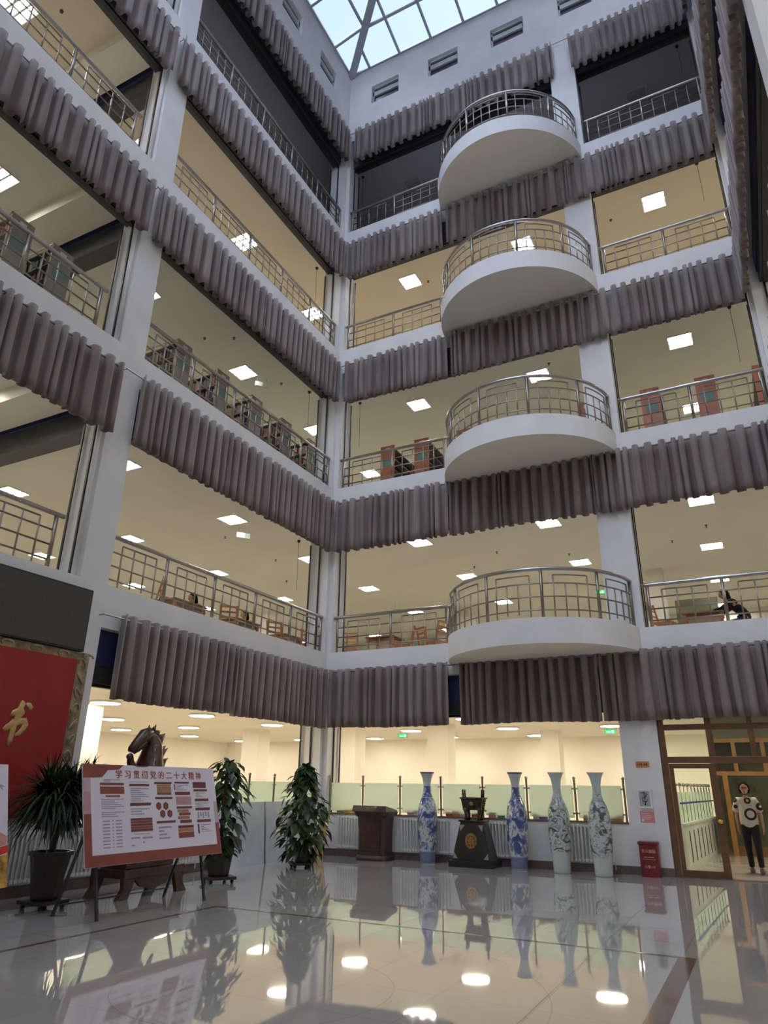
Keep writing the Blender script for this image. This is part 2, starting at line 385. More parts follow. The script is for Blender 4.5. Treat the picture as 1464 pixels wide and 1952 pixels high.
for x in xs:
    d = min(x, XR-x); ba.beam(L_((x,0,ZT)), L_((x,-d,ZT+SL*d)), .08,.11); ba.beam(L_((x,yb,ZT)), L_((x,yb+d,ZT+SL*d)), .08,.11)
y = -1.29
while y > yb+.5:
    d = min(-y, y-yb, cx); ba.beam(L_((0,y,ZT)), L_((d,y,ZT+SL*d)), .08,.11); ba.beam(L_((XR,y,ZT)), L_((XR-d,y,ZT+SL*d)), .08,.11); y -= 1.6
for t in (1.24,2.48,3.72,4.96):
    z = ZT+SL*t
    ring = [(t,-t,z),(XR-t,-t,z),(XR-t,yb+t,z),(t,yb+t,z)]
    for i in range(4): ba.beam(L_(ring[i]), L_(ring[(i+1)%4]), .08,.11)
for p,q in ((A,B),(B,Cc),(Cc,Dd),(Dd,A)): ba.beam(L_((p[0],p[1],p[2]+.03)),L_((q[0],q[1],q[2]+.03)),.12,.10)
ba.build('glazing_bars', M['skyframe'], sk)
# ------------------------------------------------------------------ balconies
BCX, BCY, BR = 5.72, .27, 2.20
def bal_pts(r, n=40):
    a0 = math.asin((0-BCY)/r)   # where the circle meets y=0
    a_start = PI - a0; a_end = 2*PI + a0
    return [(BCX + r*math.cos(a_start+(a_end-a_start)*i/n), BCY + r*math.sin(a_start+(a_end-a_start)*i/n)) for i in range(n+1)]
for k in (2,3,4,5):
    pts = bal_pts(BR); z0 = ZK[k]-.53; z1 = ZK[k]
    m = MB(); n = len(pts)
    m.add([(x,y,z0) for x,y in pts]+[(x,y,z1) for x,y in pts], [tuple(range(n,2*n))]+[(i,(i+1)%n,n+(i+1)%n,n+i) for i in range(n)])
    m.add([(x,y,z0) for x,y in pts], [tuple(range(n))[::-1]], 1)
    o = m.build('balcony', [M['wall'], M['cream']])
    for v in o.data.vertices: pass
    struct(o)
# ------------------------------------------------------------------ railings
def railing(path, z0, h, label, group, nposts, end_posts=(True,True), name='railing', overrun=.12):
    """path: function s in [0,1] -> (x,y); builds one railing thing"""
    N = 48
    P = [Vector((*path(i/N), 0)) for i in range(N+1)]
    base = P[N//2]
    t = thing(name, label, 'railing', (base.x, base.y, z0), 0, group)
    def at(s, z):
        i = min(int(s*N), N-1); f = s*N-i; p = P[i].lerp(P[i+1], f); return (p.x-base.x, p.y-base.y, z)
    straight = (P[0]+P[-1])/2 - P[N//2]
    stt = straight.length < .02
    def run(s0,s1,z):
        k = 1 if stt else max(2,int((s1-s0)*N)); return [at(s0+(s1-s0)*i/k, z) for i in range(k+1)]
    hr = run(0,1,h); d0 = (Vector(hr[0])-Vector(hr[1])).normalized(); d1 = (Vector(hr[-1])-Vector(hr[-2])).normalized()
    hr = [tuple(Vector(hr[0])+d0*overrun)]+hr+[tuple(Vector(hr[-1])+d1*overrun)]
    MB().tube(hr, .042, 10).build('handrail', M['steel'], t)
    seg = 1.0/nposts
    for i in range(nposts+1):
        s = min(max(i*seg, .004), .996); MB().tube([at(s,0), at(s,h)], .036, 8).build('post', M['steel_d'], t)
    for z in (.16,.43,.70):
        MB().tube(run(0,1,z*h), .016, 6).build('rail', M['steel_d'], t)
    for i in range(nposts):
        a = i*seg; loop = MB()
        sa, sb = a+seg*.20, a+seg*.80
        pts = [at(sa,.0)]+[at(sa,.87*h)]; top = run(sa,sb,.87*h)
        loop.tube([at(sa,.0), at(sa,.87*h)], .016, 6).tube(top,.016,6).tube([at(sb,.87*h), at(sb,.0)],.016,6)
        loop.build('loop_frame', M['steel_d'], t)
        for q in (.4,.6):
            MB().tube([at(a+seg*q, .0 if (i+int(q*10))%2 else .08*h), at(a+seg*q, .87*h if stt else .70*h)], .016, 6).build('baluster', M['steel_d'], t)
    return t
def line(a,b): return lambda s: (a[0]+(b[0]-a[0])*s, a[1]+(b[1]-a[1])*s)
def arc(s):
    r = BR-.09; a0 = math.asin((0-BCY)/r)+.03; A0 = PI-a0; A1 = 2*PI+a0-.04; a = A0+(A1-A0)*s
    return (BCX+r*math.cos(a), BCY+r*math.sin(a))
for k in (2,3,4,5):
    g = None
    z = ZK[k]
    railing(line((-.12,-7.38),(-.12,-.16)), z, .95, 'long steel railing on the left wall between column and corner, %s'%ORD[k], g, 5)
    railing(line((-.12,-15.0),(-.12,-8.55)), z, .95, 'steel railing at the left photo edge, left of the column, %s'%ORD[k], g, 4)
    railing(line((.22,.12),(3.42,.12)), z, .95, 'short steel railing between corner and rounded balcony, %s'%ORD[k], g, 2)
    railing(line((8.14,.12),(11.16,.12)), z, .95, 'steel railing right of the rounded balcony, %s'%ORD[k], g, 2)
    railing(arc, z, 1.05, 'curved steel railing around the %s rounded balcony'%{2:'lowest',3:'second lowest',4:'second highest',5:'topmost'}[k], g, 5, name='balcony_railing', overrun=.08)
    railing(line((XR+.12,-.3),(XR+.12,-7.3)), z, .95, 'steel railing along the right side wall, %s'%ORD[k], g, 4)
# ------------------------------------------------------------------ roller shutters (rolled up behind the fascias)
def shutter(axis, at, sgn, u0, u1, ztop, zbot, zfloor, label, guides=(True,True)):
    mid = (u0+u1)/2
    loc = (at, mid, zfloor) if axis=='x' else (mid, at, zfloor)
    t = thing('roller_shutter', label, 'roller shutter', loc)
    def bx(m, ua, ub, d0, d1, za, zb):
        if axis=='x': m.box((sgn*d0, ua-mid, za-zfloor), (sgn*d1, ub-mid, zb-zfloor))
        else: m.box((ua-mid, sgn*d0, za-zfloor), (ub-mid, sgn*d1, zb-zfloor))
        return m
    e = .004
    bx(MB(), u0+e,u1-e, .17,.55, zbot+.30,ztop-e).build('housing', M['blue'], t)
    m = MB(); bx(m, u0+e,u1-e, .20,.50, zbot,zbot+.30)
    m.build('curtain_slats', M['dark'], t)
    bx(MB(), u0+e,u1-e, .26,.36, zbot-.05,zbot).build('bottom_bar', M['black'], t)
    for i,(u,s) in enumerate(((u0,1),(u1,-1))):
        if guides[i]:
            m = MB(); bx(m, u+s*e, u+s*.03, .26,.30, zfloor+.002, zbot-.05); bx(m, u+s*e, u+s*.03, .57,.61, zfloor+.002, zbot-.05)
            m.build('guide_rail', M['black'], t)
    return t
for k in (1,2,3,4,5):
    zt = FB[k+1] - .0; zb = {1:3.14,2:ZK[3]-1.62,3:ZK[4]-1.62,4:ZK[5]-1.62,5:22.02}[k]; zf = .902 if k==1 else ZK[k]+.0
    # left wall
    shutter('x',0,-1,-7.4,-.13, zt, zb, zf, 'rolled-up shutter behind the left wall curtains, %s'%ORD[k])
    if k>1: shutter('x',0,-1,-16.2,-8.0, zt, zb, zf, 'rolled-up shutter left of the left wall column, %s'%ORD[k])
    shutter('y',0,1,.13,7.26, zt, zb, zf, 'rolled-up shutter behind the back wall curtains, %s'%ORD[k])
    if k>1: shutter('y',0,1,8.0,11.23, zt, zb, zf, 'rolled-up shutter in the narrow right opening, %s'%ORD[k])
    if k>1: shutter('x',XR,1,-7.4,-.13, zt, zb, zf, 'rolled-up shutter on the right side wall, %s'%ORD[k])
# shutters running into the left wing beside the column
for k in (2,3,4):
    t = thing('cross_shutter', 'dark rolled-up shutter across the left wing, %s'%ORD[k], 'roller shutter', (-4.0,-7.6,CE[k]-.75))
    MB().box((-3.2,-.25,.45),(3.2,.25,.745)).build('housing', M['blue'], t)
    MB().box((-3.2,-.2,0),(3.2,.2,.45)).build('curtain_slats', M['dark'], t)
    struct(MB().box((XL,-8.75,CE[k]-.30),(-.7,-7.95,CE[k]-.002)).build('ceiling_beam', M['cream']))
# ------------------------------------------------------------------ curtains and rods
def curtain(axis, at, sgn, u0, u1, zt, zb, label, group=None, seed=1, fold=.235, slack=0):
    rnd = random.Random(seed); W_ = abs(u1-u0); nf = max(3, int(W_/fold)); 
    # fold widths vary, some folds bunch together
    ws = [rnd.choice([1,1,1.2,.9,.45,.5,1.35,1.1]) for _ in range(nf)]; s_ = sum(ws); ws = [w*W_/s_ for w in ws]
    rows = 6; A = .095; m = MB(); cols = []
    u = min(u0,u1); per = 10
    for i,w in enumerate(ws):
        sk_ = rnd.uniform(-.02,.02); dep = A*rnd.uniform(.75,1.15)*min(1,w/fold+.35)
        for j in range(per):
            t = j/per; cols.append((u+w*t, t, dep, sk_, w))
        u += w
    cols.append((u,0,A,0,ws[-1]))
    n = len(cols); vs = []; ph = rnd.uniform(0,6)
    for r in range(rows+1):
        fz = r/rows; z = zt + .07 + (zb-zt-.07)*fz
        for c in cols:
            t = c[1]; c_ = math.cos(2*PI*t)
            prof = math.copysign(abs(c_)**.75, c_)           # flatter fronts, sharp returns
            off = c[2]*prof*(1-.15*fz)
            uu = c[0] + c[3]*fz + .30*c[4]*math.sin(4*PI*t)*.35
            zz = z + (rnd.uniform(-.008,.008) if r==rows else 0) + (.015*math.sin(c[0]*1.7+ph) if r==rows else 0)
            d = .135 + off
            vs.append((at-sgn*d, uu, zz) if axis=='x' else (uu, at-sgn*d, zz))
    fs = [(r*n+i, r*n+i+1, (r+1)*n+i+1, (r+1)*n+i) for r in range(rows) for i in range(n-1)]
    mid = (u0+u1)/2; base = (at-sgn*.13, mid, zb) if axis=='x' else (mid, at-sgn*.13, zb)
    root = thing('curtain', label, 'curtain', base, 0, group)
    vs = [(v[0]-base[0], v[1]-base[1], v[2]-base[2]) for v in vs]
    m.add(vs, fs, 0, True)
    o = m.build('pleated_cloth', M['curtain'], root)
    s = o.modifiers.new('thick','SOLIDIFY'); s.thickness = .006; s.offset = 0
    return root
def rod(axis, at, sgn, u0, u1, z, label):
    t = thing('curtain_rod', label, 'curtain rod', (at-sgn*.13,(u0+u1)/2,z) if axis=='x' else ((u0+u1)/2,at-sgn*.13,z))
    L = abs(u1-u0)/2
    pts = [(0,-L,0),(0,L,0)] if axis=='x' else [(-L,0,0),(L,0,0)]
    MB().tube(pts,.014,8).build('rod', M['steel'], t)
    b = MB(); n = max(2,int(L*2/2.2)+1)
    for i in range(n):
        u = -L+.03+(2*L-.06)*i/(n-1)
        p = (0,u,0) if axis=='x' else (u,0,0); q = (sgn*.128,u,0) if axis=='x' else (u,sgn*.128,0)
        b.tube([p,q],.010,6)
    b.build('bracket', M['steel'], t)
    return t
CL = {1:[(-7.1,-4.02),(-3.92,-.27)], 2:[(-7.5,-3.95),(-3.93,-.27)], 3:[(-7.82,-4.1),(-4.05,-.27)], 4:[(-7.9,-4.0),(-3.98,-.27)], 5:[(-7.95,-4.2),(-4.15,-.27)]}
CB = {1:[(.22,3.52),(3.80,6.98),(7.00,11.05)], 2:[(.22,3.62),(3.64,7.30),(7.32,11.08)], 3:[(.36,3.70),(3.80,7.42),(7.44,11.15)], 4:[(.22,3.62),(3.76,7.45),(7.47,11.15)], 5:[(.40,3.9),(3.9,7.42),(7.93,11.10)]}
PN = {0:'left one',1:'right one'}; PB = {0:'nearest the corner',1:'in the middle',2:'at the right end'}
for k in range(1,6):
    for i,(a,b) in enumerate(CL[k]):
        curtain('x',0,-1,a,b,ROD[k],BOT[k],'grey-brown pleated curtain on the left wall above the %s opening, %s of two'%(ORD[k],PN[i]), None, 10*k+i)
    for i,(a,b) in enumerate(CB[k]):
        curtain('y',0,1,a,b,ROD[k],BOT[k],'grey-brown pleated curtain on the back wall above the %s opening, %s'%(ORD[k],PB[i]), None, 100+10*k+i, fold=.225)
    rod('x',0,-1,-7.9 if k>1 else -7.5,-.2,ROD[k],'thin steel curtain rod on the left wall, %s'%ORD[k])
    rod('y',0,1,.08,11.2,ROD[k],'thin steel curtain rod on the back wall, %s'%ORD[k])
    if k>1:
        for i,(a,b) in enumerate([(-15.2,-11.9),(-11.85,-8.0)]):
            a2 = b2 = 0
            b_ = b if i==0 else {2:-8.02,3:-8.02,4:-8.1,5:-8.1}[k]
            curtain('x',0,-1,a,b_,ROD[k]-.06,BOT[k]-.02,'grey-brown pleated curtain left of the left wall column, %s, %s'%(ORD[k],['cut by the photo edge','beside the column'][i]), None, 200+10*k+i)
        rod('x',0,-1,-15.3,-8.0,ROD[k]-.06,'thin steel curtain rod left of the left wall column, %s'%ORD[k])
        curtain('x',XR,1,-7.6,-.35,ROD[k],BOT[k],'pleated curtain seen edge-on along the right side wall, %s'%ORD[k], None, 300+k)
        rod('x',XR,1,-7.8,-.3,ROD[k],'thin steel curtain rod on the right side wall, %s'%ORD[k])
# ------------------------------------------------------------------ ceiling lamps
def square_lamp(name, lampmat):
    t = thing(name,'', 'ceiling lamp')
    w = .31
    f = MB()
    for s in (-1,1): f.box((-w-.02,s*w,-.025),(w+.02,s*(w+.02),0)); f.box((s*w,-w,-.025),(s*(w+.02),w,0))
    f.box((-w,-w,-.004),(w,w,0)); fo = f.build('frame', M['white'], t)
    for i in range(3):
        y = -.20+.20*i; MB().box((-w+.03,y-.06,-.016),(w-.03,y+.06,-.006)).build('tube', lampmat, fo)
    l = MB()
    for i in range(5): x = -w+2*w*(i+1)/6; l.box((x-.004,-w,-.026),(x+.004,w,-.017))
    for i in range(2): y = -.10+.20*i; l.box((-w,y-.02,-.026),(w,y+.02,-.004))
    l.build('louvre', M['louvre'], fo)
    return t
protos = {'on': square_lamp('ceiling_lamp', M['lamp']), 'off': square_lamp('ceiling_lamp', M['lamp_off'])}
used = set()
GX = [-14.9,-10.8,-6.73,-2.7,1.35,5.4,9.45,13.8,17.3]; 
def put_lamp(kind, x, y, z, label, group=None):
    p = protos[kind]
    if kind in used: return dup(p, (x,y,z), 0, label, group)
    used.add(kind); p.location = (x,y,z); p['label'] = label
    if group: p['group'] = group
    return p
OFFS = {2:(0,3.05),3:(.15,2.7),4:(.08,2.2),5:(.1,2.45)}
for k in (2,3,4,5):
    dx, y0 = OFFS[k]
    for xi,x in enumerate(GX):
        for yi in range(-6,4):
            y = y0+4.15*yi; x_ = x+dx
            if not (XL+.6 < x_ < XF-.6 and YB+.6 < y < YF-.6): continue
            if k==5 and (x_<-4 or y<0 or y>8 or x_>12): continue
            if -1.2 < x_ < XR+1.2 and y < 1.0: continue      # the atrium itself
            if x_ < -1 and abs(y+8.2) < .75: y -= .9
            if k==2 and (abs(x_-17)<1.5): continue
            if x_ > 12: wing = 'right wing'; cw = {13.8:'inner column'}.get(x,'outer column')
            elif x_ > -1 : wing = 'back wing'; cw = {1.35:'left column',5.4:'middle column',9.45:'right column'}[x]
            else: wing = 'left wing'; cw = {-2.7:'column nearest the atrium',-6.73:'second column inward',-10.8:'third column inward',-14.9:'outermost column'}[x]
            rw = ['nearest the entrance','second from the entrance','third from the entrance','fourth from the entrance','beside the left column','before the corner','just past the corner','second past the corner','third past the corner','farthest back'][yi+6]
            lab = '%s louvred lamp, %s ceiling, %s, %s, %s'%('unlit' if k==5 else 'lit', ORD[k], wing, cw, rw)
            grp = '%s ceiling lamps of the %s'%(ORD[k], wing)
            put_lamp('off' if k==5 else 'on', x_, y, CE[k], lab, grp)
def round_lamp():
    t = thing('round_lamp','', 'ceiling lamp')
    MB().lathe([(.42,0),(.44,-.02),(.44,-.055),(.40,-.055)],n=24).build('rim', M['white'], t)
    MB().lathe([(.395,-.058),(.36,-.066),(.02,-.068)],n=24).build('diffuser', M['lamp_round'], t)
    return t
rp = round_lamp(); first = True
RX=(-14.0,-10.3,-6.25,-2.5,1.5,5.3,9.3,13.5); RY=(-17.5,-13.4,-9.4,-5.4,-1.5,2.5,6.4,10.6,14.6)
CXN=['outermost left column','second column from far left','third column from far left','column just left of the corner','column at the corner window','column behind the bronze tripod','column behind the brown door','column right of the door']
CYN=['nearest the entrance','second from the entrance','third from the entrance','before the left column','left of the corner','just past the corner','second row past the corner','third row past the corner','farthest row']
for x in RX:
    for y in RY:
        if -1<x<12 and y<1: continue
        if 8.5<x<12 and 5<y<8: continue
        lab = 'round glowing hall lamp, %s, %s'%(CXN[RX.index(x)],CYN[RY.index(y)])
        if first: rp.location=(x,y,CE[1]-.002); rp['label']=lab; rp['group']='round hall lamps'; first=False
        else: dup(rp,(x,y,CE[1]-.002),0,lab,'round hall lamps')
# ================================================================== ground floor objects
# sills, base boards, dado
struct(box((.13,-.02,.90),(7.26,.26,.93)).build('trim_3', M['base']))
struct(box((-.26,-7.4,.90),(.02,-.13,.93)).build('trim_4', M['base']))
struct(box((.0,-.02,0),(8.0,0,.15)).build('baseboard_back', M['base']))
struct(box((0,-22,0),(.02,-.0,.15)).build('baseboard_left', M['base']))
# frosted glass screens standing on the sills
def screen(axis, u0, u1, label, last=False):
    if axis=='y': loc=(u0,.14,.93)
    else: loc=(-.14,u0,.93)
    t = thing('glass_screen', label, 'glass screen', loc)
    w = u1-u0
    def bx(m,a,b,c,d,z0,z1):
        if axis=='y': return m.box((a,c,z0),(b,d,z1))
        return m.box((c,a,z0),(d,b,z1))
    pn = bx(MB(), .05,w-.05,-.005,.005,.05,.68).build('pane', M['frost'], t)
    def post(u):
        p = MB(); c = (u,0,0) if axis=='y' else (0,u,0)
        p.lathe([(.028,0),(.022,.02),(.022,.76),(.03,.775),(.012,.79)],c,12); po=p.build('post', M['steel_d'], t)
        MB().ico((c[0],c[1],.82),.035,0,2).build('ball_finial', M['steel'], po)
    post(0)
    if last: post(w)
    b = MB()
    for z in (.12,.6):
        for s in (.02,w-.07): bx(b,s,s+.05,-.012,.012,z,z+.03)
    b.build('clamp', M['steel'], pn)
bp = [.17,1.10,2.10,3.14,4.15,5.16,6.20,7.20]
nm = ['nearest the corner on the back sill','behind the lectern','left of the first blue vase','left of the bronze tripod','behind the bronze tripod and second blue vase','behind the first ink-painted vase','at the right end of the back sill']
for i in range(7): screen('y', bp[i], bp[i+1], 'frosted greenish glass screen %s'%nm[i], i==6)
lp = [-7.0,-5.5,-4.03,-2.72,-1.80,-.85,-.17]
nm = ['behind the horse carving','behind the notice board right end','behind the middle plant','right of the plant behind the notice board','above the white display panels','nearest the corner on the left sill']
for i in range(6): screen('x', lp[i], lp[i+1], 'frosted greenish glass screen %s'%nm[i], i==5)
# books and boxes on the back window sill
cols = {'yellow':(.75,.5,.06),'orange':(.75,.28,.06),'white':(.75,.72,.65),'pink':(.7,.3,.35),'purple':(.28,.12,.45),'red':(.5,.06,.05),'green':(.12,.3,.1),'tan':(.6,.42,.22)}
bm_ = {c: mat('cover_'+c, v, .4, noise=(30,.25)) for c,v in cols.items()}
BW = ['nearest the corner','first from the corner','just left of the lectern','just right of the lectern','left of the first blue vase','behind the first blue vase','right of the first blue vase','left of the bronze tripod','touching the tripod stand left side','behind the tripod left legs','behind the tripod middle','behind the tripod right legs','just right of the tripod','left of the second blue vase','right of the second blue vase','left of the ink-painted vases','behind the first ink-painted vase','between the ink-painted vases','behind the last vase','right of the last vase','at the right end of the sill']
items = [(.48,'green',.20),(.72,'yellow',.26),(.98,'orange',.22),(1.9,'white',.14),(2.35,'pink',.14),(2.52,'white',.16),(2.75,'tan',.18),(3.32,'red',.14),(3.5,'orange',.18),(3.72,'pink',.2),(3.95,'red',.16),(4.35,'pink',.16),(4.55,'green',.16),(4.85,'yellow',.24),(5.32,'white',.12),(5.52,'purple',.26),(5.8,'purple',.2),(6.42,'orange',.18),(6.62,'yellow',.16),(6.85,'tan',.2),(7.04,'orange',.14)]
for i,(x,c,w) in enumerate(items):
    h = .05+.03*((i*7)%3); t = thing('book_stack', '%s books lying on the back window sill, %s'%(c, BW[i]), 'books', (x,.20,.931), .1*((i%5)-2))
    MB().box((-w/2,-.04,.0),(w/2,.05,h*.92)).build('page_block', M['paper'], t)
    MB().box((-w/2-.005,-.045,h*.92),(w/2+.005,.055,h)).box((-w/2-.005,-.045,0),(w/2+.005,-.04,h)).build('cover', bm_[c], t)
# radiators
rad_on = set()
def radiator(loc, n, rz, label):
    t = thing('radiator', label, 'radiator', loc, rz)
    pr = None
    for i in range(n):
        x = (i-(n-1)/2)*.075
        if pr is None:
            m = MB(); m.tube([(0,-.035,.05),(0,-.035,.68)],.018,8).tube([(0,.035,.05),(0,.035,.68)],.018,8)
            m.box((-.026,-.05,.02),(.026,.05,.07)).box((-.026,-.05,.65),(.026,.05,.70))
            pr = m.build('radiator_section', M['white'], t, bevel=.008); pr.location = (x,0,0)
        else:
            o = pr.copy(); COL.objects.link(o); o.parent = t; o.location = (x,0,0)
    L = n*.0375
    MB().tube([(-L-.03,0,.05),(L+.12,0,.05),(L+.12,0,-.10)],.014,8).tube([(-L-.02,0,.66),(L+.02,0,.66)],.016,8).build('pipe', M['white'], t)
for x,n,l in ((1.0,12,'white sectional radiator left of the lectern under the back sill'),(2.82,16,'white sectional radiator behind the first blue vase'),(4.62,10,'white sectional radiator right of the bronze tripod'),(6.36,12,'white sectional radiator between the two ink-painted vases')):
    radiator((x,-.075,.17), n, 0, l)
for y,n,l in ((-8.45,14,'white sectional radiator behind the spiky palm on the left wall'),(-6.85,14,'white sectional radiator below the notice board on the left wall'),(-4.95,10,'white sectional radiator beside the plant behind the notice board')):
    radiator((.075,y,.17), n, PI/2, l)
# white display panels leaning on the left dado
for y0,y1,l in ((-4.15,-2.49,'white display panel beside the plant behind the notice board'),(-2.45,-.85,'white display panel behind the bushy plant near the corner')):
    t = thing('exhibition_panel', l, 'display panel', (.22,(y0+y1)/2,0))
    h = (y1-y0)/2
    m = MB(); m.hexa([(.0,-h,.0),(.03,-h,0),(.03,h,0),(.0,h,0)],[(-.10,-h,1.2),(-.07,-h,1.2),(-.07,h,1.2),(-.10,h,1.2)]); m.build('board', mat('panel_white',(.62,.67,.74),.4), t)
    e = MB(); e.beam((.018,h-.012,0),(-.082,h-.012,1.2),.03,.024).build('edge_strip', M['darkgrey'], t)
# interior pillars downstairs and far wall detail
def pillar(x0,x1,y0,y1,k,m='cream'):
    struct(box((x0,y0,FL[k]),(x1,y1,CE[k])).build('wall_pillar', M[m]))
for (x0,x1,y0,y1) in ((-.75,.05,8.2,8.9),(2.2,2.9,12.5,13.2),(-4.5,-3.7,8.2,9.0),(-9.0,-8.2,8.2,9.0),(-7.7,-6.85,-1.9,-1.0),(-9.0,-8.2,-8.9,-8.1)):
    pillar(x0,x1,y0,y1,1)
pillar(-1.4,-.4,12,12.8,2); pillar(7.2,7.75,9.0,9.6,2); pillar(-9,-8.2,8.2,9,2)
struct(box((7.95,10.0,FL[2]),(9.3,10.05,7.7)).build('wall_partition', mat('partition_green',(.20,.20,.13),.4)))
struct(box((-8.2,13.5,FL[2]),(-2.6,13.55,7.9)).build('wall_partition', mat('partition_green',(.20,.20,.13),.4)))
# steel pipe column in the first gallery
o = MB().tube([(-1.05,11.2,FL[2]),(-1.05,11.2,CE[2])],.13,14).build('steel_column', M['steel_d']); tag(o,'grey round steel column behind the first gallery railing','column')
# ------------------------------------------------------------------ lectern
t = thing('lectern','dark brown wooden lectern between radiator and blue vase','lectern',(1.74,-.42,0), .0)
def oct_(w,d,c,z): return [(-w,-d+c,z),(-w+c,-d,z),(w-c,-d,z),(w,-d+c,z),(w,d,z),(-w,d,z)]
def loft(m, rings, mi=0):
    n = len(rings[0]); vs = [p for r in rings for p in r]
    fs = [tuple(range(n))[::-1], tuple(range((len(rings)-1)*n,len(rings)*n))]
    for i in range(len(rings)-1): fs += [(i*n+k,i*n+(k+1)%n,(i+1)*n+(k+1)%n,(i+1)*n+k) for k in range(n)]
    return m.add(vs,fs,mi)
loft(MB(),[oct_(.37,.26,.07,0),oct_(.37,.26,.07,.05),oct_(.35,.24,.07,.11)]).build('plinth', M['wood'], t, bevel=.006)
loft(MB(),[oct_(.33,.22,.07,.11),oct_(.34,.22,.07,.60),oct_(.36,.24,.07,.88)]).build('body', M['wood'], t, bevel=.005)
loft(MB(),[oct_(.36,.24,.07,.88),oct_(.42,.29,.08,.93),oct_(.44,.31,.09,1.0)]).build('collar', M['wood'], t, bevel=.005)
m = MB(); m.hexa([(-.44,-.31,1.0),(.44,-.31,1.0),(.44,.28,1.0),(-.44,.28,1.0)],[(-.42,-.29,1.13),(.42,-.29,1.13),(.42,.28,1.04),(-.42,.28,1.04)]); m.build('desk_top', M['wood'], t, bevel=.01)
MB().box((-.26,-.235,.2),(.26,-.222,.78)).build('front_panel', M['wood'], t, bevel=.004)
# ------------------------------------------------------------------ vases
def vase_mat(name, kind):
    m = bpy.data.materials.new(name); m.use_nodes = True; nt = m.node_tree; L = nt.links; b = nt.nodes['Principled BSDF']
    b.inputs['Roughness'].default_value = .12; b.inputs['Coat Weight'].default_value = .6
    tc = nt.nodes.new('ShaderNodeTexCoord'); sp = nt.nodes.new('ShaderNodeSeparateXYZ'); L.new(tc.outputs['Object'], sp.inputs[0])
    def noise(scale, det, stretch=(1,1,1), dist=0, off=0):
        mp = nt.nodes.new('ShaderNodeMapping'); mp.inputs['Scale'].default_value = stretch; mp.inputs['Location'].default_value = (off,off,off)
        n = nt.nodes.new('ShaderNodeTexNoise'); n.inputs['Scale'].default_value = scale; n.inputs['Detail'].default_value = det; n.inputs['Distortion'].default_value = dist
        L.new(tc.outputs['Object'], mp.inputs[0]); L.new(mp.outputs[0], n.inputs['Vector']); return n.outputs['Fac']
    def step(src, pos, w=.03):
        r = nt.nodes.new('ShaderNodeMapRange'); r.inputs[1].default_value = pos-w; r.inputs[2].default_value = pos+w; r.clamp = True
        L.new(src, r.inputs[0]); return r.outputs[0]
    def mth(op, a, b_):
        n = nt.nodes.new('ShaderNodeMath'); n.operation = op
        for i,x in enumerate((a,b_)):
            if isinstance(x,(int,float)): n.inputs[i].default_value = x
            else: L.new(x, n.inputs[i])
        n.use_clamp = True; return n.outputs[0]
    def band(z0,z1,w=.01): return mth('MULTIPLY', step(sp.outputs[2],z0,w), mth('SUBTRACT',1.0,step(sp.outputs[2],z1,w)))
    if kind=='blue':
        ink=(.022,.035,.19,1); ink2=(.09,.14,.32,1); basec=(.52,.57,.58,1)
        big = mth('MULTIPLY', step(noise(4.5,3,(1,1,.8),.6),.53,.03), band(.28,1.32)); 
        fine = mth('MULTIPLY', mth('MULTIPLY', step(noise(16,4,(1,1,.6),.8,3),.52,.03), band(.25,1.5)), .75)
        bands = mth('MAXIMUM', band(1.82,1.86), mth('MAXIMUM', mth('MULTIPLY', band(.02,.24), .8), mth('MULTIPLY', band(1.33,1.36),1.0)))
        wv = nt.nodes.new('ShaderNodeTexWave'); wv.inputs['Scale'].default_value = 6; L.new(tc.outputs['Object'], wv.inputs['Vector'])
        neck = mth('MULTIPLY', band(1.36,1.56), step(noise(14,3),.42,.05))
        mask = mth('MAXIMUM', mth('MAXIMUM',big,fine), mth('MAXIMUM',bands,neck))
    else:
        ink=(.025,.045,.04,1); ink2=(.14,.19,.17,1); basec=(.52,.60,.58,1)
        big = mth('MULTIPLY', step(noise(5.5,5,(1,1,1.5),1.2,kind),.55,.03), band(.36,1.34,.05))
        fine = mth('MULTIPLY', mth('MULTIPLY', step(noise(15,5,(1,1,1.2),1.0,kind+3),.54,.04), band(.34,1.52,.04)), .6)
        seal = mth('MULTIPLY', band(1.50,1.60), step(noise(20,1),.62,.02))
        mask = mth('MAXIMUM',big,fine)
    mx = nt.nodes.new('ShaderNodeMix'); mx.data_type='RGBA'; mx.inputs[6].default_value = basec; 
    ic = nt.nodes.new('ShaderNodeMix'); ic.data_type='RGBA'; ic.inputs[6].default_value = ink2; ic.inputs[7].default_value = ink
    L.new(noise(7,2), ic.inputs[0]); L.new(ic.outputs[2], mx.inputs[7]); L.new(mask, mx.inputs[0])
    L.new(mx.outputs[2], b.inputs['Base Color'])
    return m
VP = [(.150,0),(.165,.02),(.170,.10),(.180,.25),(.205,.45),(.218,.65),(.222,.85),(.215,1.0),(.200,1.12),(.165,1.24),(.120,1.33),(.092,1.42),(.082,1.52),(.086,1.62),(.105,1.72),(.135,1.80),(.165,1.845),(.168,1.855),(.150,1.85),(.09,1.75),(.07,1.6)]
def vase(x,y,kind,label,s=1.0,rz=0):
    t = thing('floor_vase',label,'vase',(x,y,0),rz)
    me = MB().lathe(VP,n=48)
    o = me.build('vase_body', vase_mat('porcelain', kind), t); o.scale = (s,s,1)
vase(3.02,-.36,'blue','tall blue-and-white floor vase between lectern and bronze tripod',1.0)
vase(5.08,-.42,'blue','tall blue-and-white floor vase right of the bronze tripod',1.0,1.7)
vase(5.98,-.52,2.0,'tall ink-painted landscape floor vase next to the blue vase',1.0)
vase(6.80,-.62,5.5,'tall ink-painted landscape floor vase standing rightmost',1.0,.8)
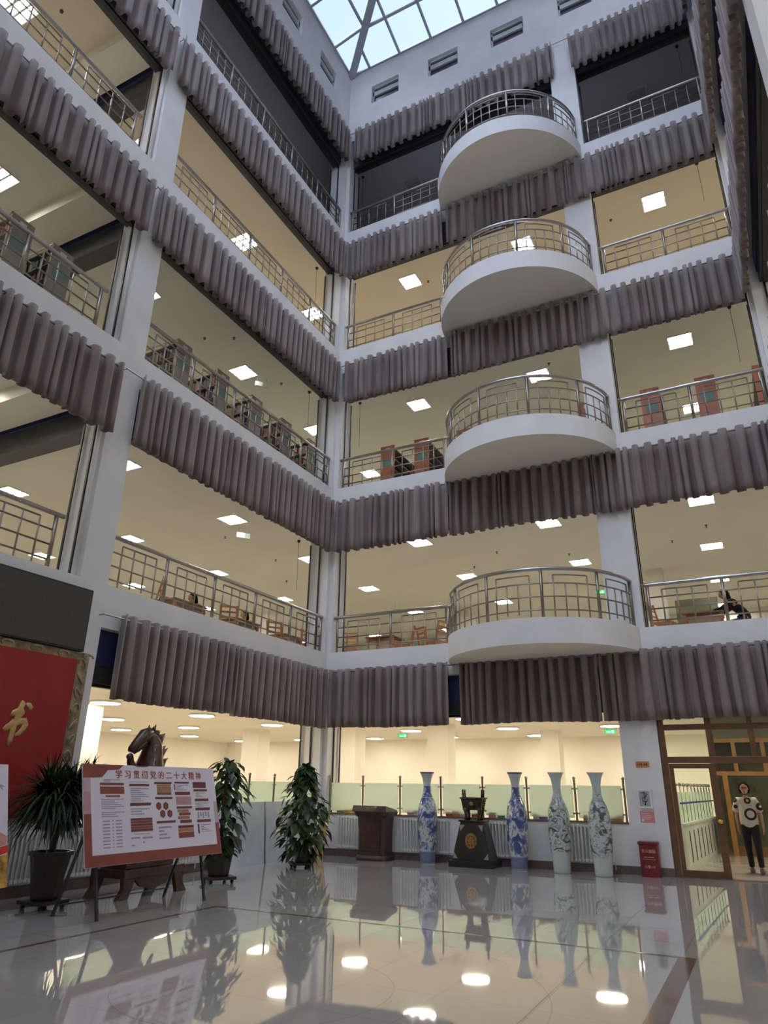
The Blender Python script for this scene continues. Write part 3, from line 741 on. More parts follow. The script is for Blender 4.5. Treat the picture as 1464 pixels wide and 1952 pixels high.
# ------------------------------------------------------------------ bronze tripod (ding) on its stand
bronze = mat('bronze', (.06,.05,.035), .35, .8, noise=(14,.4), bump=.4, bscale=30); gold = mat('gold_paint',(.32,.17,.05),.35,.6,noise=(25,.35))
silver = mat('silver_corner',(.45,.43,.40),.3,.8); blk = mat('black_lacquer',(.018,.016,.016),.3,coat=.4)
t = thing('tapered_stand','black lacquered tapering stand with gold emblem and silver corners','stand',(4.12,-.38,0))
MB().box((-.48,-.33,0),(.48,.30,.12)).build('base_step', blk, t, bevel=.008)
m = MB(); m.hexa([(-.42,-.28,.12),(.42,-.28,.12),(.42,.26,.12),(-.42,.26,.12)],[(-.25,-.17,.86),(.25,-.17,.86),(.25,.17,.86),(-.25,.17,.86)]); m.build('body', blk, t, bevel=.008)
MB().box((-.28,-.2,.86),(.28,.2,.89)).build('top_plate', blk, t, bevel=.004)
def fp(x,z): # point on the sloping front face
    f = (z-.12)/.74; return (x*(1-.4*f) if False else x, -.28+.11*f-.004, z)
em = MB(); n=28
for (r0,r1) in ((.085,.13),(.0,.07)):
    vs=[]; 
    for k in range(n):
        a=2*PI*k/n
        for r in (r0,r1): vs.append(fp(r*math.cos(a), .50+r*1.15*math.sin(a)))
    vs2=[(x,y-.006,z) for x,y,z in vs]
    em.add(vs+vs2,[(2*k,2*k+1,2*((k+1)%n)+1,2*((k+1)%n)) for k in range(n)]+[(2*n+2*k,2*n+2*((k+1)%n),2*n+2*((k+1)%n)+1,2*n+2*k+1) for k in range(n)])
for k in range(8):
    a=2*PI*k/8; em.ico(fp(.078*math.cos(a),.50+.09*math.sin(a)),.018,0,1)
em.build('emblem', gold, t)
c = MB()
for sx in (-1,1):
    for z,sz in ((.16,1),(.80,-1)):
        f=(z-.12)/.74; x = sx*(.40-.155*f) 
        p0=fp(x,z); p1=fp(x-sx*.11,z); p2=fp(x-sx*.015,z+sz*.12)
        c.add([(p[0],p[1]-.003,p[2]) for p in (p0,p1,p2)]+[(p[0],p[1]+.01,p[2]) for p in (p0,p1,p2)],[(0,1,2),(5,4,3),(0,3,4,1),(1,4,5,2),(2,5,3,0)])
c.build('corner_ornament', silver, t)
t = thing('bronze_tripod','dark bronze ritual vessel with two upright handles on black stand','bronze vessel',(4.12,-.38,.892))
m = MB(); m.hexa([(-.20,-.12,.20),(.20,-.12,.20),(.20,.12,.20),(-.20,.12,.20)],[(-.24,-.15,.42),(.24,-.15,.42),(.24,.15,.42),(-.24,.15,.42)]).box((-.26,-.17,.42),(.26,.17,.45)); m.build('bowl', bronze, t, bevel=.01)
for sx in (-1,1):
    for sy in (-1,1):
        MB().tube([(sx*.15,sy*.09,0),(sx*.14,sy*.085,.06),(sx*.15,sy*.09,.14),(sx*.17,sy*.10,.24)],[.04,.028,.032,.05],10).build('leg', bronze, t)
    MB().tube([(sx*.21,-.06,.44),(sx*.22,-.06,.60),(sx*.22,.06,.60),(sx*.21,.06,.44)],.020,8).build('handle', bronze, t)
fl = MB()
for sx in (-1,1):
    for i in range(5): z=.22+.045*i; x=sx*(.20+.04*(z-.2)/.22); fl.prism([(x,z),(x+sx*.055,z+.03),(x,z+.04)],'y',-.012,.012)
fl.build('flange', bronze, t)
MB().lathe([(.045,0),(.045,.006),(.02,.012)],n=16).build('medallion', gold, t).matrix_local = Matrix.Translation((0,-.145,.32)) @ Matrix.Rotation(PI/2,4,'X')
# ------------------------------------------------------------------ fire extinguisher box and notices
red = mat('box_red',(.20,.018,.022),.35); goldl = mat('letter_gold',(.75,.55,.35),.5)
t = thing('extinguisher_box','red fire extinguisher box on the floor beside the brown door','extinguisher box',(7.60,-.16,0))
MB().box((-.17,-.09,0),(.17,.12,.56)).build('body', red, t, bevel=.008)
MB().hexa([(-.19,-.11,.56),(.19,-.11,.56),(.19,.13,.56),(-.19,.13,.56)],[(-.18,-.10,.61),(.18,-.10,.61),(.18,.13,.61),(-.18,.13,.61)]).build('lid', red, t, bevel=.006)
for s,z,sz in (('灭火器箱',.44,.065),('火警119',.17,.055)):
    o = text_obj(s, sz, goldl, t); o.location=(0,-.093,z); o.rotation_euler=(PI/2,0,0)
MB().box((-.09,-.093,.335),(.09,-.091,.345)).box((-.12,-.093,.30),(.12,-.091,.305)).build('label_line', goldl, t)
t = thing('wall_plaque','small orange plaque on the white pillar left of the door','plaque',(7.64,-.001,1.97))
MB().box((-.13,-.012,0),(.13,0,.11)).build('plate', mat('plaque_orange',(.62,.25,.07),.4), t)
m = MB()
for i,x in enumerate((-.09,-.055,-.02,.02,.05,.085)): m.box((x-.012,-.014,.03),(x+.010,-.0125,.045+.02*(i%3))).box((x-.004,-.014,.035),(x+.004,-.0125,.085))
m.build('faded_marks', mat('plaque_brown',(.25,.09,.03),.5), t)
t = thing('wall_box','white plastic wall box with black scrawl above pink notice','wall box',(7.62,-.001,1.20))
MB().box((-.13,-.09,0),(.13,0,.36)).build('case', M['white'], t, bevel=.012)
MB().box((-.10,-.096,.04),(.10,-.09,.32)).build('cover', mat('box_grey',(.42,.42,.44),.4), t, bevel=.006)
m = MB(); 
m.tube([(-.06,-.099,.28),(0,-.099,.30),(.05,-.099,.26),(.02,-.099,.21),(-.05,-.099,.19),(-.03,-.099,.13),(.04,-.099,.12),(.06,-.099,.17)],.006,6).tube([(0,-.099,.31),(.01,-.099,.08)],.005,6).ico((0,-.098,.07),.015,0,1)
m.build('scrawl', M['black'], t)
t = thing('notice_sheet','pink paper notice on the pillar below the white box','notice',(7.62,-.001,.94))
MB().box((-.135,-.004,0),(.135,0,.20)).build('sheet', mat('pink_paper',(.70,.28,.28),.6), t)
m = MB()
for i in range(4): m.box((-.11,-.006,.165-.035*i),(.05+.02*(i%3),-.0045,.175-.035*i))
m.box((-.11,-.006,.02),(-.06,-.0045,.06)); m.build('print_lines', M['paper'], t)
# ------------------------------------------------------------------ brown glazed door set
dw = M['doorwood']
fr = bpy.data.objects.new('door_1', None); COL.objects.link(fr); fr.location=(8.0,.12,0); struct(fr)
def fb(name,a,b): return MB().box((a[0]-8.0,-.06,a[1]),(b[0]-8.0,.06,b[1])).build(name, dw, fr, bevel=.006)
fb('jamb',(8.01,0),(8.12,4.04)); fb('jamb',(11.11,0),(11.22,4.04))
fb('mullion',(9.66,2.17),(9.76,2.68)); fb('mullion',(9.66,2.79),(9.76,4.04)); fb('mullion',(8.90,2.17),(9.02,2.68)); fb('mullion',(8.90,2.79),(9.02,4.04)); fb('mullion',(10.4,2.79),(10.5,4.04)); fb('mullion',(10.4,2.17),(10.5,2.68))
fb('transom',(8.12,2.68),(11.11,2.79)); fb('transom',(8.12,2.05),(11.11,2.17))
for (x0,x1) in ((8.12,8.90),(9.02,9.66),(9.76,10.4),(10.5,11.11)):
    for (z0,z1) in ((2.17,2.68),(2.79,4.04)):
        MB().box((x0-8,-.004,z0),(x1-8,.004,z1)).build('pane', M['glass'], fr)
lf = bpy.data.objects.new('door_2', None); COL.objects.link(lf); lf.location=(8.13,.12,0); struct(lf)
def lb(name,a,b,m=dw,y=.03): return MB().box((a[0]-8.13,-y,a[1]),(b[0]-8.13,y,b[1])).build(name, m, lf)
lb('stile',(8.13,.01),(8.21,2.04)); lb('stile',(8.86,.01),(8.99,2.04)); lb('rail',(8.21,.01),(8.86,.13)); lb('rail',(8.21,1.95),(8.86,2.04)); lb('pane',(8.21,.13),(8.86,1.95),M['glass'],.004)
hd = MB(); hd.ico((.80,-.10,1.0),.05,0,2).tube([(.80,-.03,1.0),(.80,-.1,1.0)],.02,8).ico((.80,.10,1.0),.05,0,2).tube([(.80,.03,1.0),(.80,.1,1.0)],.02,8)
hd.build('handle', mat('brass',(.75,.48,.10),.25,.9), lf)
struct(MB().box((8.0,0,0),(11.23,.26,.012)).build('trim_5', M['base']))
# vestibule beyond: second frame and dark glass
t = bpy.data.objects.new('door_3', None); COL.objects.link(t); t.location=(8.6,6.0,0); struct(t)
ow = mat('warm_door_wood',(.33,.16,.045),.4,noise=(6,.15))
def vb(name,a,b,m=ow,y=.05): return MB().box((a[0]-8.6,-y,a[1]),(b[0]-8.6,y,b[1])).build(name,m,t)
vb('transom',(8.60,1.92),(12,2.02)); vb('mullion',(9.12,2.02),(9.22,2.75)); vb('mullion',(9.82,2.02),(9.92,2.75)); vb('jamb',(8.80,0),(8.92,1.92)); vb('mullion',(9.98,0),(10.10,1.92)); vb('transom',(8.6,2.75),(12,2.85))
vb('rail',(8.92,0),(9.98,.22),M['doorwood']); vb('rail',(10.10,0),(12,.45),M['doorwood'])
vb('pane',(8.92,.22),(9.98,1.92),M['glass'],.004)
struct(MB().box((8.55,7.8,0),(12.0,7.9,3.64)).box((8.55,6.1,0),(8.62,7.8,3.64)).box((8.6,5.95,2.85),(12.0,6.05,3.64)).build('wall_lobby', mat('lobby_green',(.13,.13,.09),.7)))
# glass fence with chrome balls and low white partition left of the vestibule
t = thing('glass_fence','row of glass fence posts with chrome ball tops behind the brown door','fence',(8.05,1.6,0))
for i in range(11):
    y=.55*i; x=.03*i; h=1.66
    p = MB().tube([(x,y,.885),(x,y,h-.05)],.018,8); po=p.build('post', M['steel_d'], t); MB().ico((x,y,h),.045,0,2).build('ball_finial', M['steel'], po)
MB().hexa([(-.005,0,.86),(.005,0,.86),(.305,5.5,.86),(.295,5.5,.86)],[(-.005,0,1.5),(.005,0,1.5),(.305,5.5,1.5),(.295,5.5,1.5)]).build('pane', M['frost'], t)
MB().tube([(.06,0,1.28),(.36,5.5,1.28)],.02,8).build('blue_tape', mat('tape_blue',(.02,.05,.35),.4), t)
t = thing('low_partition','low white panelled partition below the glass fence behind the door','partition',(8.08,1.5,0))
MB().hexa([(-.04,0,0),(.04,0,0),(.36,5.6,0),(.28,5.6,0)],[(-.04,0,.84),(.04,0,.84),(.36,5.6,.84),(.28,5.6,.84)]).build('panel', M['white'], t)
m = MB()
for i in range(1,9): y=.62*i; x=.045+.32*y/5.6; m.box((x,y,.1),(x+.012,y+.05,.72))
m.build('slot', M['darkgrey'], t)
MB().hexa([(-.06,0,.84),(.06,0,.84),(.38,5.6,.84),(.26,5.6,.84)],[(-.06,0,.88),(.06,0,.88),(.38,5.6,.88),(.26,5.6,.88)]).build('cap', M['white'], t)
# ------------------------------------------------------------------ LED screen and red calligraphy wall
t = thing('led_screen','large dark switched-off LED screen above the red wall','screen',(.0,-9.9,3.56))
MB().box((.002,-2.15,0),(.10,2.15,1.04)).build('bezel', M['black'], t, bevel=.01)
MB().box((.10,-2.12,.03),(.106,2.12,1.01)).build('display', mat('led_off',(.060,.055,.045),.55,noise=(60,.25)), t)
dec = mat('carved_marble',(.30,.22,.14),.4,noise=(7,.6))
t = thing('feature_wall','red feature wall panel with a gold character and carved border','wall panel',(.0,-10.0,0))
MB().box((.002,-2.0,1.05),(.05,2.42,3.55)).build('carved_border', dec, t)
MB().box((.05,-2.0,1.05),(.075,2.18,3.42)).build('red_panel', mat('red_panel',(.33,.014,.014),.38,noise=(5,.1)), t)
cr = MB()
for i in range(9):
    y = -1.6+.5*i; cr.tube([(.06,y+.10*math.cos(a),3.485+.045*math.sin(a)) for a in [k*PI/4 for k in range(6)]],.016,6)
for i in range(10):
    z=1.2+.24*i; cr.tube([(.058,2.30+.07*math.cos(a+i),z+.09*math.sin(a)) for a in [k*PI/4 for k in range(6)]],.016,6)
cr.build('carving', mat('carving_pale',(.42,.34,.22),.4,noise=(9,.4)), t)
gd = mat('gold_character',(.62,.42,.17),.35,.35,noise=(9,.15)); ch = MB()
def gp(X,Y): return (.082, 10.0 -8.90+.0068*(X/2.958), 2.64-.0074*((900+Y/2.958)-1340))
def stroke(pts, rr):
    # brush stroke: flattened tube
    P=[Vector(gp(*p)) for p in pts]; m = MB().tube([tuple(p) for p in P], rr, 10); 
    ch.add([(.078+(v[0]-.082)*.25,v[1],v[2]) for v in m.v], m.f, 0, True)
k_=.0023*2.2
stroke([(28,1378),(50,1362),(80,1350),(105,1338),(112,1350),(98,1375),(72,1398)],[.02,.045,.05,.05,.045,.035,.02])
stroke([(0,1462),(22,1445),(60,1422),(105,1405),(140,1402),(150,1420),(138,1448),(112,1475),(88,1486)],[.03,.045,.05,.05,.055,.05,.045,.035,.015])
stroke([(92,1288),(104,1300),(88,1345),(76,1400),(66,1460),(60,1510),(54,1548)],[.02,.05,.045,.042,.045,.045,.015])
stroke([(128,1300),(150,1306),(166,1322),(158,1338)],[.02,.04,.045,.025])
stroke([(60,1398),(40,1425),(8,1450)],[.025,.03,.02])
ch.build('gold_character', gd, t)
# ------------------------------------------------------------------ notice boards on easels
prd = mat('print_red',(.25,.055,.045),.45,noise=(6,.15)); pdr = mat('print_darkred',(.17,.04,.045),.45); pog = mat('print_orange',(.42,.19,.09),.45); ppk = mat('print_pink',(.50,.28,.30),.45); ptx = mat('print_text',(.36,.32,.40),.5)
legm = mat('easel_black',(.03,.025,.03),.4)
def board_frame(o0, o1, t0):
    """o0 lower-left, o1 vector up-left; returns matrix mapping (u along +y, v up, n out)"""
    up = (Vector(t0)-Vector(o0)); vv = up.normalized(); uu = Vector((0,1,0)); uu = (uu - vv*uu.dot(vv)).normalized(); nn = uu.cross(vv)
    return Matrix(((uu.x,vv.x,nn.x),(uu.y,vv.y,nn.y),(uu.z,vv.z,nn.z))).to_4x4()
def easel(loc, y0, y1, xf, xb, ztop, label):
    t = thing('easel', label, 'easel', loc)
    def l(p,q): return MB().beam((p[0]-loc[0],p[1]-loc[1],p[2]-loc[2]),(q[0]-loc[0],q[1]-loc[1],q[2]-loc[2]),.03,.03)
    for y in (y0,y1):
        l((xf,y,0),(xf-.30*ztop/1.2,y,ztop)).build('front_leg', legm, t); l((xb,y-.02,0),(xf-.30*ztop/1.2+.0,y-.02,ztop)).build('back_leg', legm, t)
    MB().tube([(xb+.05-loc[0],y0-loc[1],.12),(xb+.05-loc[0],y1-loc[1],.12)],.009,6).build('crossbar', legm, t)
    return t
easel((2.07,-7.9,0), -8.86,-6.94,2.45,1.70,1.20,'black metal easel holding the red-framed notice board')
H_ = Vector((2.15-2.47,0,1.77-.60)).length; W2 = 2.50
BM = board_frame((2.49,-9.18,.60),None,(2.17,-9.18,1.77))
nb = thing('notice_board','white notice board with red border and printed columns on easel','notice board',(2.49,-9.19,.60))
nb.rotation_euler = BM.to_euler()
def bq(m, u0,v0,u1,v1,n0,n1,sk=0): 
    a=[(u0*W2,v0*H_),(u1*W2,v0*H_),(u1*W2+sk,v1*H_),(u0*W2+sk,v1*H_)]
    return m.add([(x,y,n0) for x,y in a]+[(x,y,n1) for x,y in a],[(0,3,2,1),(4,5,6,7),(0,1,5,4),(1,2,6,5),(2,3,7,6),(3,0,4,7)])
bq(MB(),0,0,1,1,-.02,0).build('panel', M['paper'], nb)
# red border: bottom band, left edge, wavy top left corner, right edge
m = MB(); bq(m,0,0,1,.105,0,.002); bq(m,0,.105,.045,.5,0,.002); bq(m,.968,.105,1,.35,0,.002)
pts=[(0,.86),(.06,.86),(.12,.865),(.14,.90),(.16,.94),(.21,.945),(.24,.955),(.26,.985),(.275,1),(0,1)]
m.prism([(u*W2,v*H_) for u,v in pts],'z',0,.002); m.prism([(u*W2,v*H_) for u,v in [(.34,1),(.37,.985),(.41,.985),(.44,.99),(.46,1)]],'z',0,.002)
m.build('red_border', prd, nb)
m = MB(); bq(m,0,.5,.045,.72,0,.002); m.build('pink_border', ppk, nb); pbm=mat('print_palepink',(.55,.40,.46),.5); bq(MB(),0,.72,.045,.86,0,.002).build('pale_border',pbm,nb); bq(MB(),.97,.35,1,.6,0,.002).build('pale_border',pbm,nb)
o = text_obj('学 习 贯 彻 党 的 二 十 大 精 神', .105, mat('title_red',(.38,.07,.06),.4), nb, 'title', .0015, .0012)
o.location = (.545*W2, .895*H_, .002); o.scale = (1.16,1.1,1)
red_=MB(); dark_=MB(); og=MB(); pk=MB(); tx=MB()
def lines(u0,u1,v0,v1,n,ragged=True):
    for i in range(n):
        v=v1-(v1-v0)*(i+.5)/n; q=(v1-v0)/n*.22; bq(tx,u0,v-q,u1-(.02*((i*7)%4) if ragged else 0),v+q,.001,.0022)
# column 1
bq(red_,.105,.785,.265,.81,.001,.003); bq(red_,.105,.695,.265,.77,.001,.003); bq(red_,.14,.665,.235,.68,.001,.003); lines(.11,.26,.54,.65,6); lines(.11,.26,.46,.52,3)
for i in range(9): bq(tx,.115,.43-.032*i-.012,.16,.43-.032*i,.001,.0022); bq(tx,.20,.43-.032*i-.012,.24,.43-.032*i,.001,.0022); bq(tx,.178,.43-.032*i-.012,.185,.43-.032*i,.001,.0022)
lines(.13,.24,.82,.85,2)
# column 2
bq(dark_,.30,.775,.445,.80,.001,.003,.01); lines(.31,.44,.61,.76,7); bq(dark_,.30,.57,.45,.60,.001,.003,.01); lines(.305,.44,.47,.55,3); 
for i in range(5): bq(red_ if i%2 else dark_,.30,.44-.028*i-.024,.455,.44-.028*i,.001,.003)
lines(.30,.36,.15,.26,3); lines(.38,.45,.17,.26,2); lines(.32,.43,.27,.285,1); lines(.31,.44,.815,.83,1)
# column 3
bq(dark_,.485,.80,.62,.825,.001,.003,.01)
for i in range(4): bq(og,.505,.70+.025*i,.615,.72+.025*i,.001,.003)
bq(dark_,.505,.685,.615,.698,.001,.003); bq(dark_,.485,.635,.62,.66,.001,.003,.01)
for (u,v) in ((.51,.56),(.565,.56),(.537,.475),(.592,.475)):
    dark_.prism([(u*W2+.055*math.cos(a+PI/6),v*H_+.055*math.sin(a+PI/6)) for a in [PI/3*k for k in range(6)]],'z',.001,.003)
    red_.prism([(u*W2+.035*math.cos(a+PI/6),v*H_+.035*math.sin(a+PI/6)) for a in [PI/3*k for k in range(6)]],'z',.003,.004)
bq(dark_,.485,.375,.63,.40,.001,.003,.01); lines(.50,.60,.20,.35,4)
# column 4
bq(dark_,.645,.81,.765,.83,.001,.003,.01); bq(red_,.642,.735,.65,.80,.001,.003); lines(.66,.76,.73,.80,4); bq(dark_,.645,.68,.77,.715,.001,.003); bq(pk,.65,.57,.775,.66,.001,.003); bq(dark_,.648,.525,.775,.55,.001,.003,.008)
bq(og,.655,.485,.745,.515,.001,.003); bq(red_,.665,.45,.76,.48,.001,.003); bq(og,.655,.41,.75,.44,.001,.003); bq(dark_,.67,.365,.765,.40,.001,.003)
bq(dark_,.65,.31,.775,.34,.001,.003,.006); bq(og,.65,.27,.775,.305,.001,.003); bq(red_,.65,.205,.775,.265,.001,.003)
# column 5
bq(dark_,.80,.76,.915,.83,.001,.003); bq(red_,.802,.72,.92,.745,.001,.003,.006); lines(.82,.90,.65,.71,4); bq(dark_,.805,.605,.925,.635,.001,.003,.006); lines(.81,.92,.54,.59,3); bq(dark_,.805,.50,.93,.53,.001,.003,.006)
for i in range(5): bq(tx,.82+.022*i,.41+.02*(i%2),.832+.022*i,.48,.001,.0022)
bq(dark_,.81,.365,.93,.395,.001,.003); bq(dark_,.812,.24,.825,.345,.001,.003); lines(.84,.925,.25,.345,5)
for m,n,mt in ((dark_,'dark_red_print',pdr),(og,'orange_print',pog),(pk,'pink_print',ppk),(tx,'small_print',ptx)): m.build(n, mt, nb)
i0 = 0; fi = 0
while fi < len(red_.f):          # every red block is a part of its own
    n8 = len(red_.f[fi]); fs = red_.f[fi:fi+(6 if n8==4 else 8)]; ids = sorted({i for f in fs for i in f}); mp_ = {v:k for k,v in enumerate(ids)}
    MB().add([red_.v[i] for i in ids],[tuple(mp_[i] for i in f) for f in fs]).build('red_print', prd, nb); fi += len(fs)
# poster at the left photo edge
easel((2.07,-11.0,0), -11.9,-10.42,2.42,1.70,1.20,'black metal easel holding the pale poster at the left photo edge')
ps = thing('poster_board','pale lilac poster with red and gold ribbon at the left photo edge','poster',(2.46,-12.3,.50)); PW=2.13
ps.rotation_euler = board_frame((2.46,-12.3,.50),None,(2.14,-12.3,1.73)).to_euler()
def pb(m,pts,n0,n1): return m.prism([(u*PW,v*1.27) for u,v in pts],'z',n0,n1)
pb(MB(),[(0,0),(1,0),(.985,1),(0,1)],-.02,0).build('panel', M['paper'], ps)
pb(MB(),[(0,.33),(.7,.42),(.9,.48),(.99,.40),(.99,.33),(.6,.25),(0,.15)],.0,.002).build('pale_red_wash', mat('wash_red',(.62,.28,.24),.5,noise=(3,.3)), ps)
pb(MB(),[(.6,.20),(.999,.33),(.998,.27),(.6,.10)],.002,.004).build('red_ribbon', mat('ribbon_red',(.60,.02,.02),.4), ps)
pb(MB(),[(.0,.0),(.999,.0),(.998,.26),(.8,.18),(.5,.15),(0,.1)],.001,.003).build('gold_field', mat('gold_print',(.45,.25,.04),.45,noise=(9,.7)), ps)
bd = MB()
for (u,v,s) in ((.93,.80,.05),(.86,.88,.04)): pb(bd,[(u,v),(u+.04,v+.01),(u+.01,v+.03)],.001,.002); pb(bd,[(u+.01,v+.01),(u+.03,v-.03),(u+.02,v+.015)],.001,.002)
bd.build('bird_print', ptx, ps)
# ------------------------------------------------------------------ plants
leafm = mat('leaf_green',(.030,.065,.020),.35,noise=(5,.45)); leafm2 = mat('leaf_grass',(.035,.060,.022),.45,noise=(6,.5)); potm = mat('pot_dark',(.030,.018,.016),.35,noise=(8,.2))
trunk = mat('trunk',(.16,.09,.05),.8,noise=(12,.4),bump=.4); strawm = mat('coir_pole',(.18,.10,.05),.9,noise=(20,.4)); polem=mat('pole_brown',(.12,.045,.035),.7)
def pot(t, r0, r1, h, cast=.10):
    po = MB().lathe([(r0*.95,cast),(r0,cast+.02),(r1*.98,cast+h-.05),(r1+.02,cast+h-.05),(r1+.02,cast+h),(r1-.01,cast+h),(r1-.02,cast+h-.04)],n=8,sm=False).build('pot', potm, t)
    MB().lathe([(r1-.03,cast+h-.06),(.02,cast+h-.055)],n=12).build('soil', mat('soil',(.05,.03,.02),.95), po)
    tr_ = MB().box((-r0-.06,-r0-.06,cast-.045),(r0+.06,r0+.06,cast+.002)).build('wheeled_tray', potm, t, bevel=.01)
    for sx in (-1,1):
        for sy in (-1,1): 
            MB().tube([(sx*(r0),sy*r0-.018,.032),(sx*r0,sy*r0+.018,.032)],.032,10).tube([(sx*r0,sy*r0,.03),(sx*r0,sy*r0,cast-.04)],.015,6).build('castor', M['black'], tr_)
def leaf(m, p, d, up, L, W_, mi=0):
    d = Vector(d).normalized(); u = Vector(up); r = d.cross(u)
    if r.length<1e-3: r = Vector((1,0,0))
    r.normalize(); n = r.cross(d).normalized(); p = Vector(p)
    prof = [(0,0),(.12,.62),(.35,1.0),(.6,.82),(.82,.42),(1,0)]
    mid = []; lf=[]; rt=[]
    for (a,w) in prof:
        c = p + d*L*a - Vector((0,0,1))*L*.28*a*a
        mid.append(c); 
        if 0<a<1: lf.append(c - r*W_*w*.5 + n*W_*.12*w); rt.append(c + r*W_*w*.5 + n*W_*.12*w)
    vs = mid+lf+rt; k=len(mid); a_=k; b_=k+len(lf)
    fs=[(0,1,a_),(0,b_,1)]
    for i in range(len(lf)-1): fs += [(i+1,i+2,a_+i+1,a_+i),(i+1,b_+i,b_+i+1,i+2)]
    e=len(lf)-1; fs += [(k-2,k-1,a_+e),(k-2,b_+e,k-1)]
    m.add(vs,fs,mi,True)
def pothos(loc, H, label, seed, prof, pot_args, nl=260):
    rnd = random.Random(seed); t = thing('potted_climbing_plant', label, 'potted plant', loc, rnd.uniform(0,6))
    pot(t,*pot_args); base = pot_args[3]+pot_args[2]-.06
    MB().tube([(0,0,base-.1),(0,0,H-.22)],.045,8).build('moss_pole', strawm, t)
    m = MB(); st = MB()
    for i in range(nl):
        z = rnd.uniform(.18 if seed!=2 else base*.7, H-.06); 
        f = (z)/H; rmax = prof(f); a = rnd.uniform(0,2*PI); rr = rmax*math.sqrt(rnd.uniform(.15,1))
        p = (rr*math.cos(a), rr*math.sin(a), z); droop = rnd.uniform(-1.3,-.1)
        L = rnd.uniform(.15,.25); leaf(m, p, (math.cos(a)+rnd.uniform(-.6,.6), math.sin(a)+rnd.uniform(-.6,.6), droop), (0,0,1), L, L*.62)
        if i%5==0: st.tube([(0,0,min(H-.3,max(base,z+.02))),(p[0]*.5,p[1]*.5,z+.06),p],.005,5)
    for i in range(7): 
        a = rnd.uniform(0,6.28); leaf(m,(.03*math.cos(a),.03*math.sin(a),H-.2+.02*i),(math.cos(a)*.5,math.sin(a)*.5,.6),(0,0,1),.2,.11)
    m.build('foliage', leafm, t); st.build('stems', mat('stem_green',(.06,.10,.03),.5), t)
    return t
def p3(f): 
    pts=[(0,.18),(.12,.34),(.3,.52),(.5,.50),(.7,.36),(.85,.22),(1,.07)]
    for (a,b),(c,d) in zip(pts,pts[1:]):
        if a<=f<=c: return b+(d-b)*(f-a)/(c-a)
    return .1
pothos((1.22,-2.62,0),1.98,'bushy green climbing plant with trailing leaves in the left corner area',1,p3,(.15,.19,.32,.10),380)
def p2f(f): return .36 if f<.8 else .24
pothos((1.32,-5.28,0),1.98,'tall green climbing plant in dark pot right of the notice board',2,lambda f: .14+.26*math.sin(PI*min(1,max(0,(f-.25)/.75))**.8) if f>.25 else .2,(.18,.27,.60,.10),230)
# spiky palm
t = thing('potted_spiky_palm','large potted plant with drooping grass-like leaves left of notice board','potted plant',(1.10,-8.55,0))
pot(t,.17,.26,.58,.10)
tr = MB(); heads=[]
rnd = random.Random(5)
tr.tube([(0,0,.55),(0,.01,.72),(0,0,.86)],[.05,.045,.05],8)
for a,l in ((.3,.30),(1.9,.32),(3.6,.30),(5.2,.28)):
    e=(l*.55*math.cos(a),l*.75*math.sin(a),.98+l*1.1); tr.tube([(0,0,.82),(e[0]*.5,e[1]*.5,.86+l*.4),e],[.04,.03,.025],7); heads.append(e)
heads.append((0,.45,1.50)); tr.tube([(0,0,.84),(0,.28,1.15),(0,.45,1.50)],[.04,.028,.02],7)
tr.build('trunk', trunk, t)
m = MB(); 
for hi,h in enumerate(heads):
    for i in range(330):
        a = rnd.uniform(0,2*PI); el = rnd.uniform(-.1,1.45); L = rnd.uniform(.50,.90)*(1.0 if el<1.1 else .8)
        if hi==4: L*=.6; el=max(el,.3)
        d = Vector((math.cos(a)*math.cos(el),math.sin(a)*math.cos(el),math.sin(el))); p = Vector(h)+Vector((0,0,rnd.uniform(-.12,.1)))
        r = d.cross(Vector((0,0,1))).normalized(); w=.016; vs=[]; g=rnd.uniform(.75,1.3); v=d*L/7; q=p.copy()
        for k in range(8):
            ww = w*(1-(k/7)**3); vs += [q-r*ww, q+r*ww]; v = v + Vector((0,0,-.018*g))*(L/.6); v = v.normalized()*(L/7); q = q+v
            if q.z<.30: q.z=.30+.01*rnd.random()
        m.add(vs,[(2*k,2*k+1,2*k+3,2*k+2) for k in range(7)],0,True)
m.build('foliage', leafm2, t)
# yellow wooden board with brown stick behind the bushy plant
t = thing('yellow_board','narrow yellow wooden stand leaning in the corner behind the bushy plant','wooden stand',(.42,-.62,0))
MB().hexa([(-.10,-.06,0),(.10,-.06,0),(.10,-.03,0),(-.10,-.03,0)],[(-.03,.12,.95),(.16,.12,.95),(.16,.15,.95),(-.03,.15,.95)]).build('board', mat('yellow_wood',(.55,.33,.09),.5,noise=(8,.2)), t)
MB().beam((-.16,-.1,0),(-.06,.1,.9),.04,.03).build('stick', polem, t)
# ------------------------------------------------------------------ carved horse
hw = mat('carved_rosewood',(.075,.028,.018),.3,coat=.4,noise=(12,.5),bump=.5,bscale=22)
t = thing('horse_carving','dark wooden carving of a rearing horse behind the notice board','sculpture',(1.15,-7.0,.40))
V = [(0,0,.45),(0,.02,.80),(0,-.02,1.10),(0,.0,1.35),(0,.0,1.55),(0,-.04,1.66),(0,-.14,1.66),(0,-.22,1.62), # 0..7 spine neck head
     (0,-.22,1.12),(0,-.42,1.30),(0,-.44,1.42),(0,-.50,1.36),   # raised foreleg
     (.09,-.18,.98),(.12,-.36,1.12),(.12,-.46,1.02),
     (.10,.12,.40),(.12,.05,.12),(.12,.18,-.0),(-.10,.14,.38),(-.12,.02,.10),(-.12,.16,-.0),
     (0,.22,.52),(0,.42,.62),(0,.55,.40)]
E_ = [(0,1),(1,2),(2,3),(3,4),(4,5),(5,6),(6,7),(2,8),(8,9),(9,10),(10,11),(1,12),(12,13),(13,14),(0,15),(15,16),(16,17),(0,18),(18,19),(19,20),(0,21),(21,22),(22,23)]
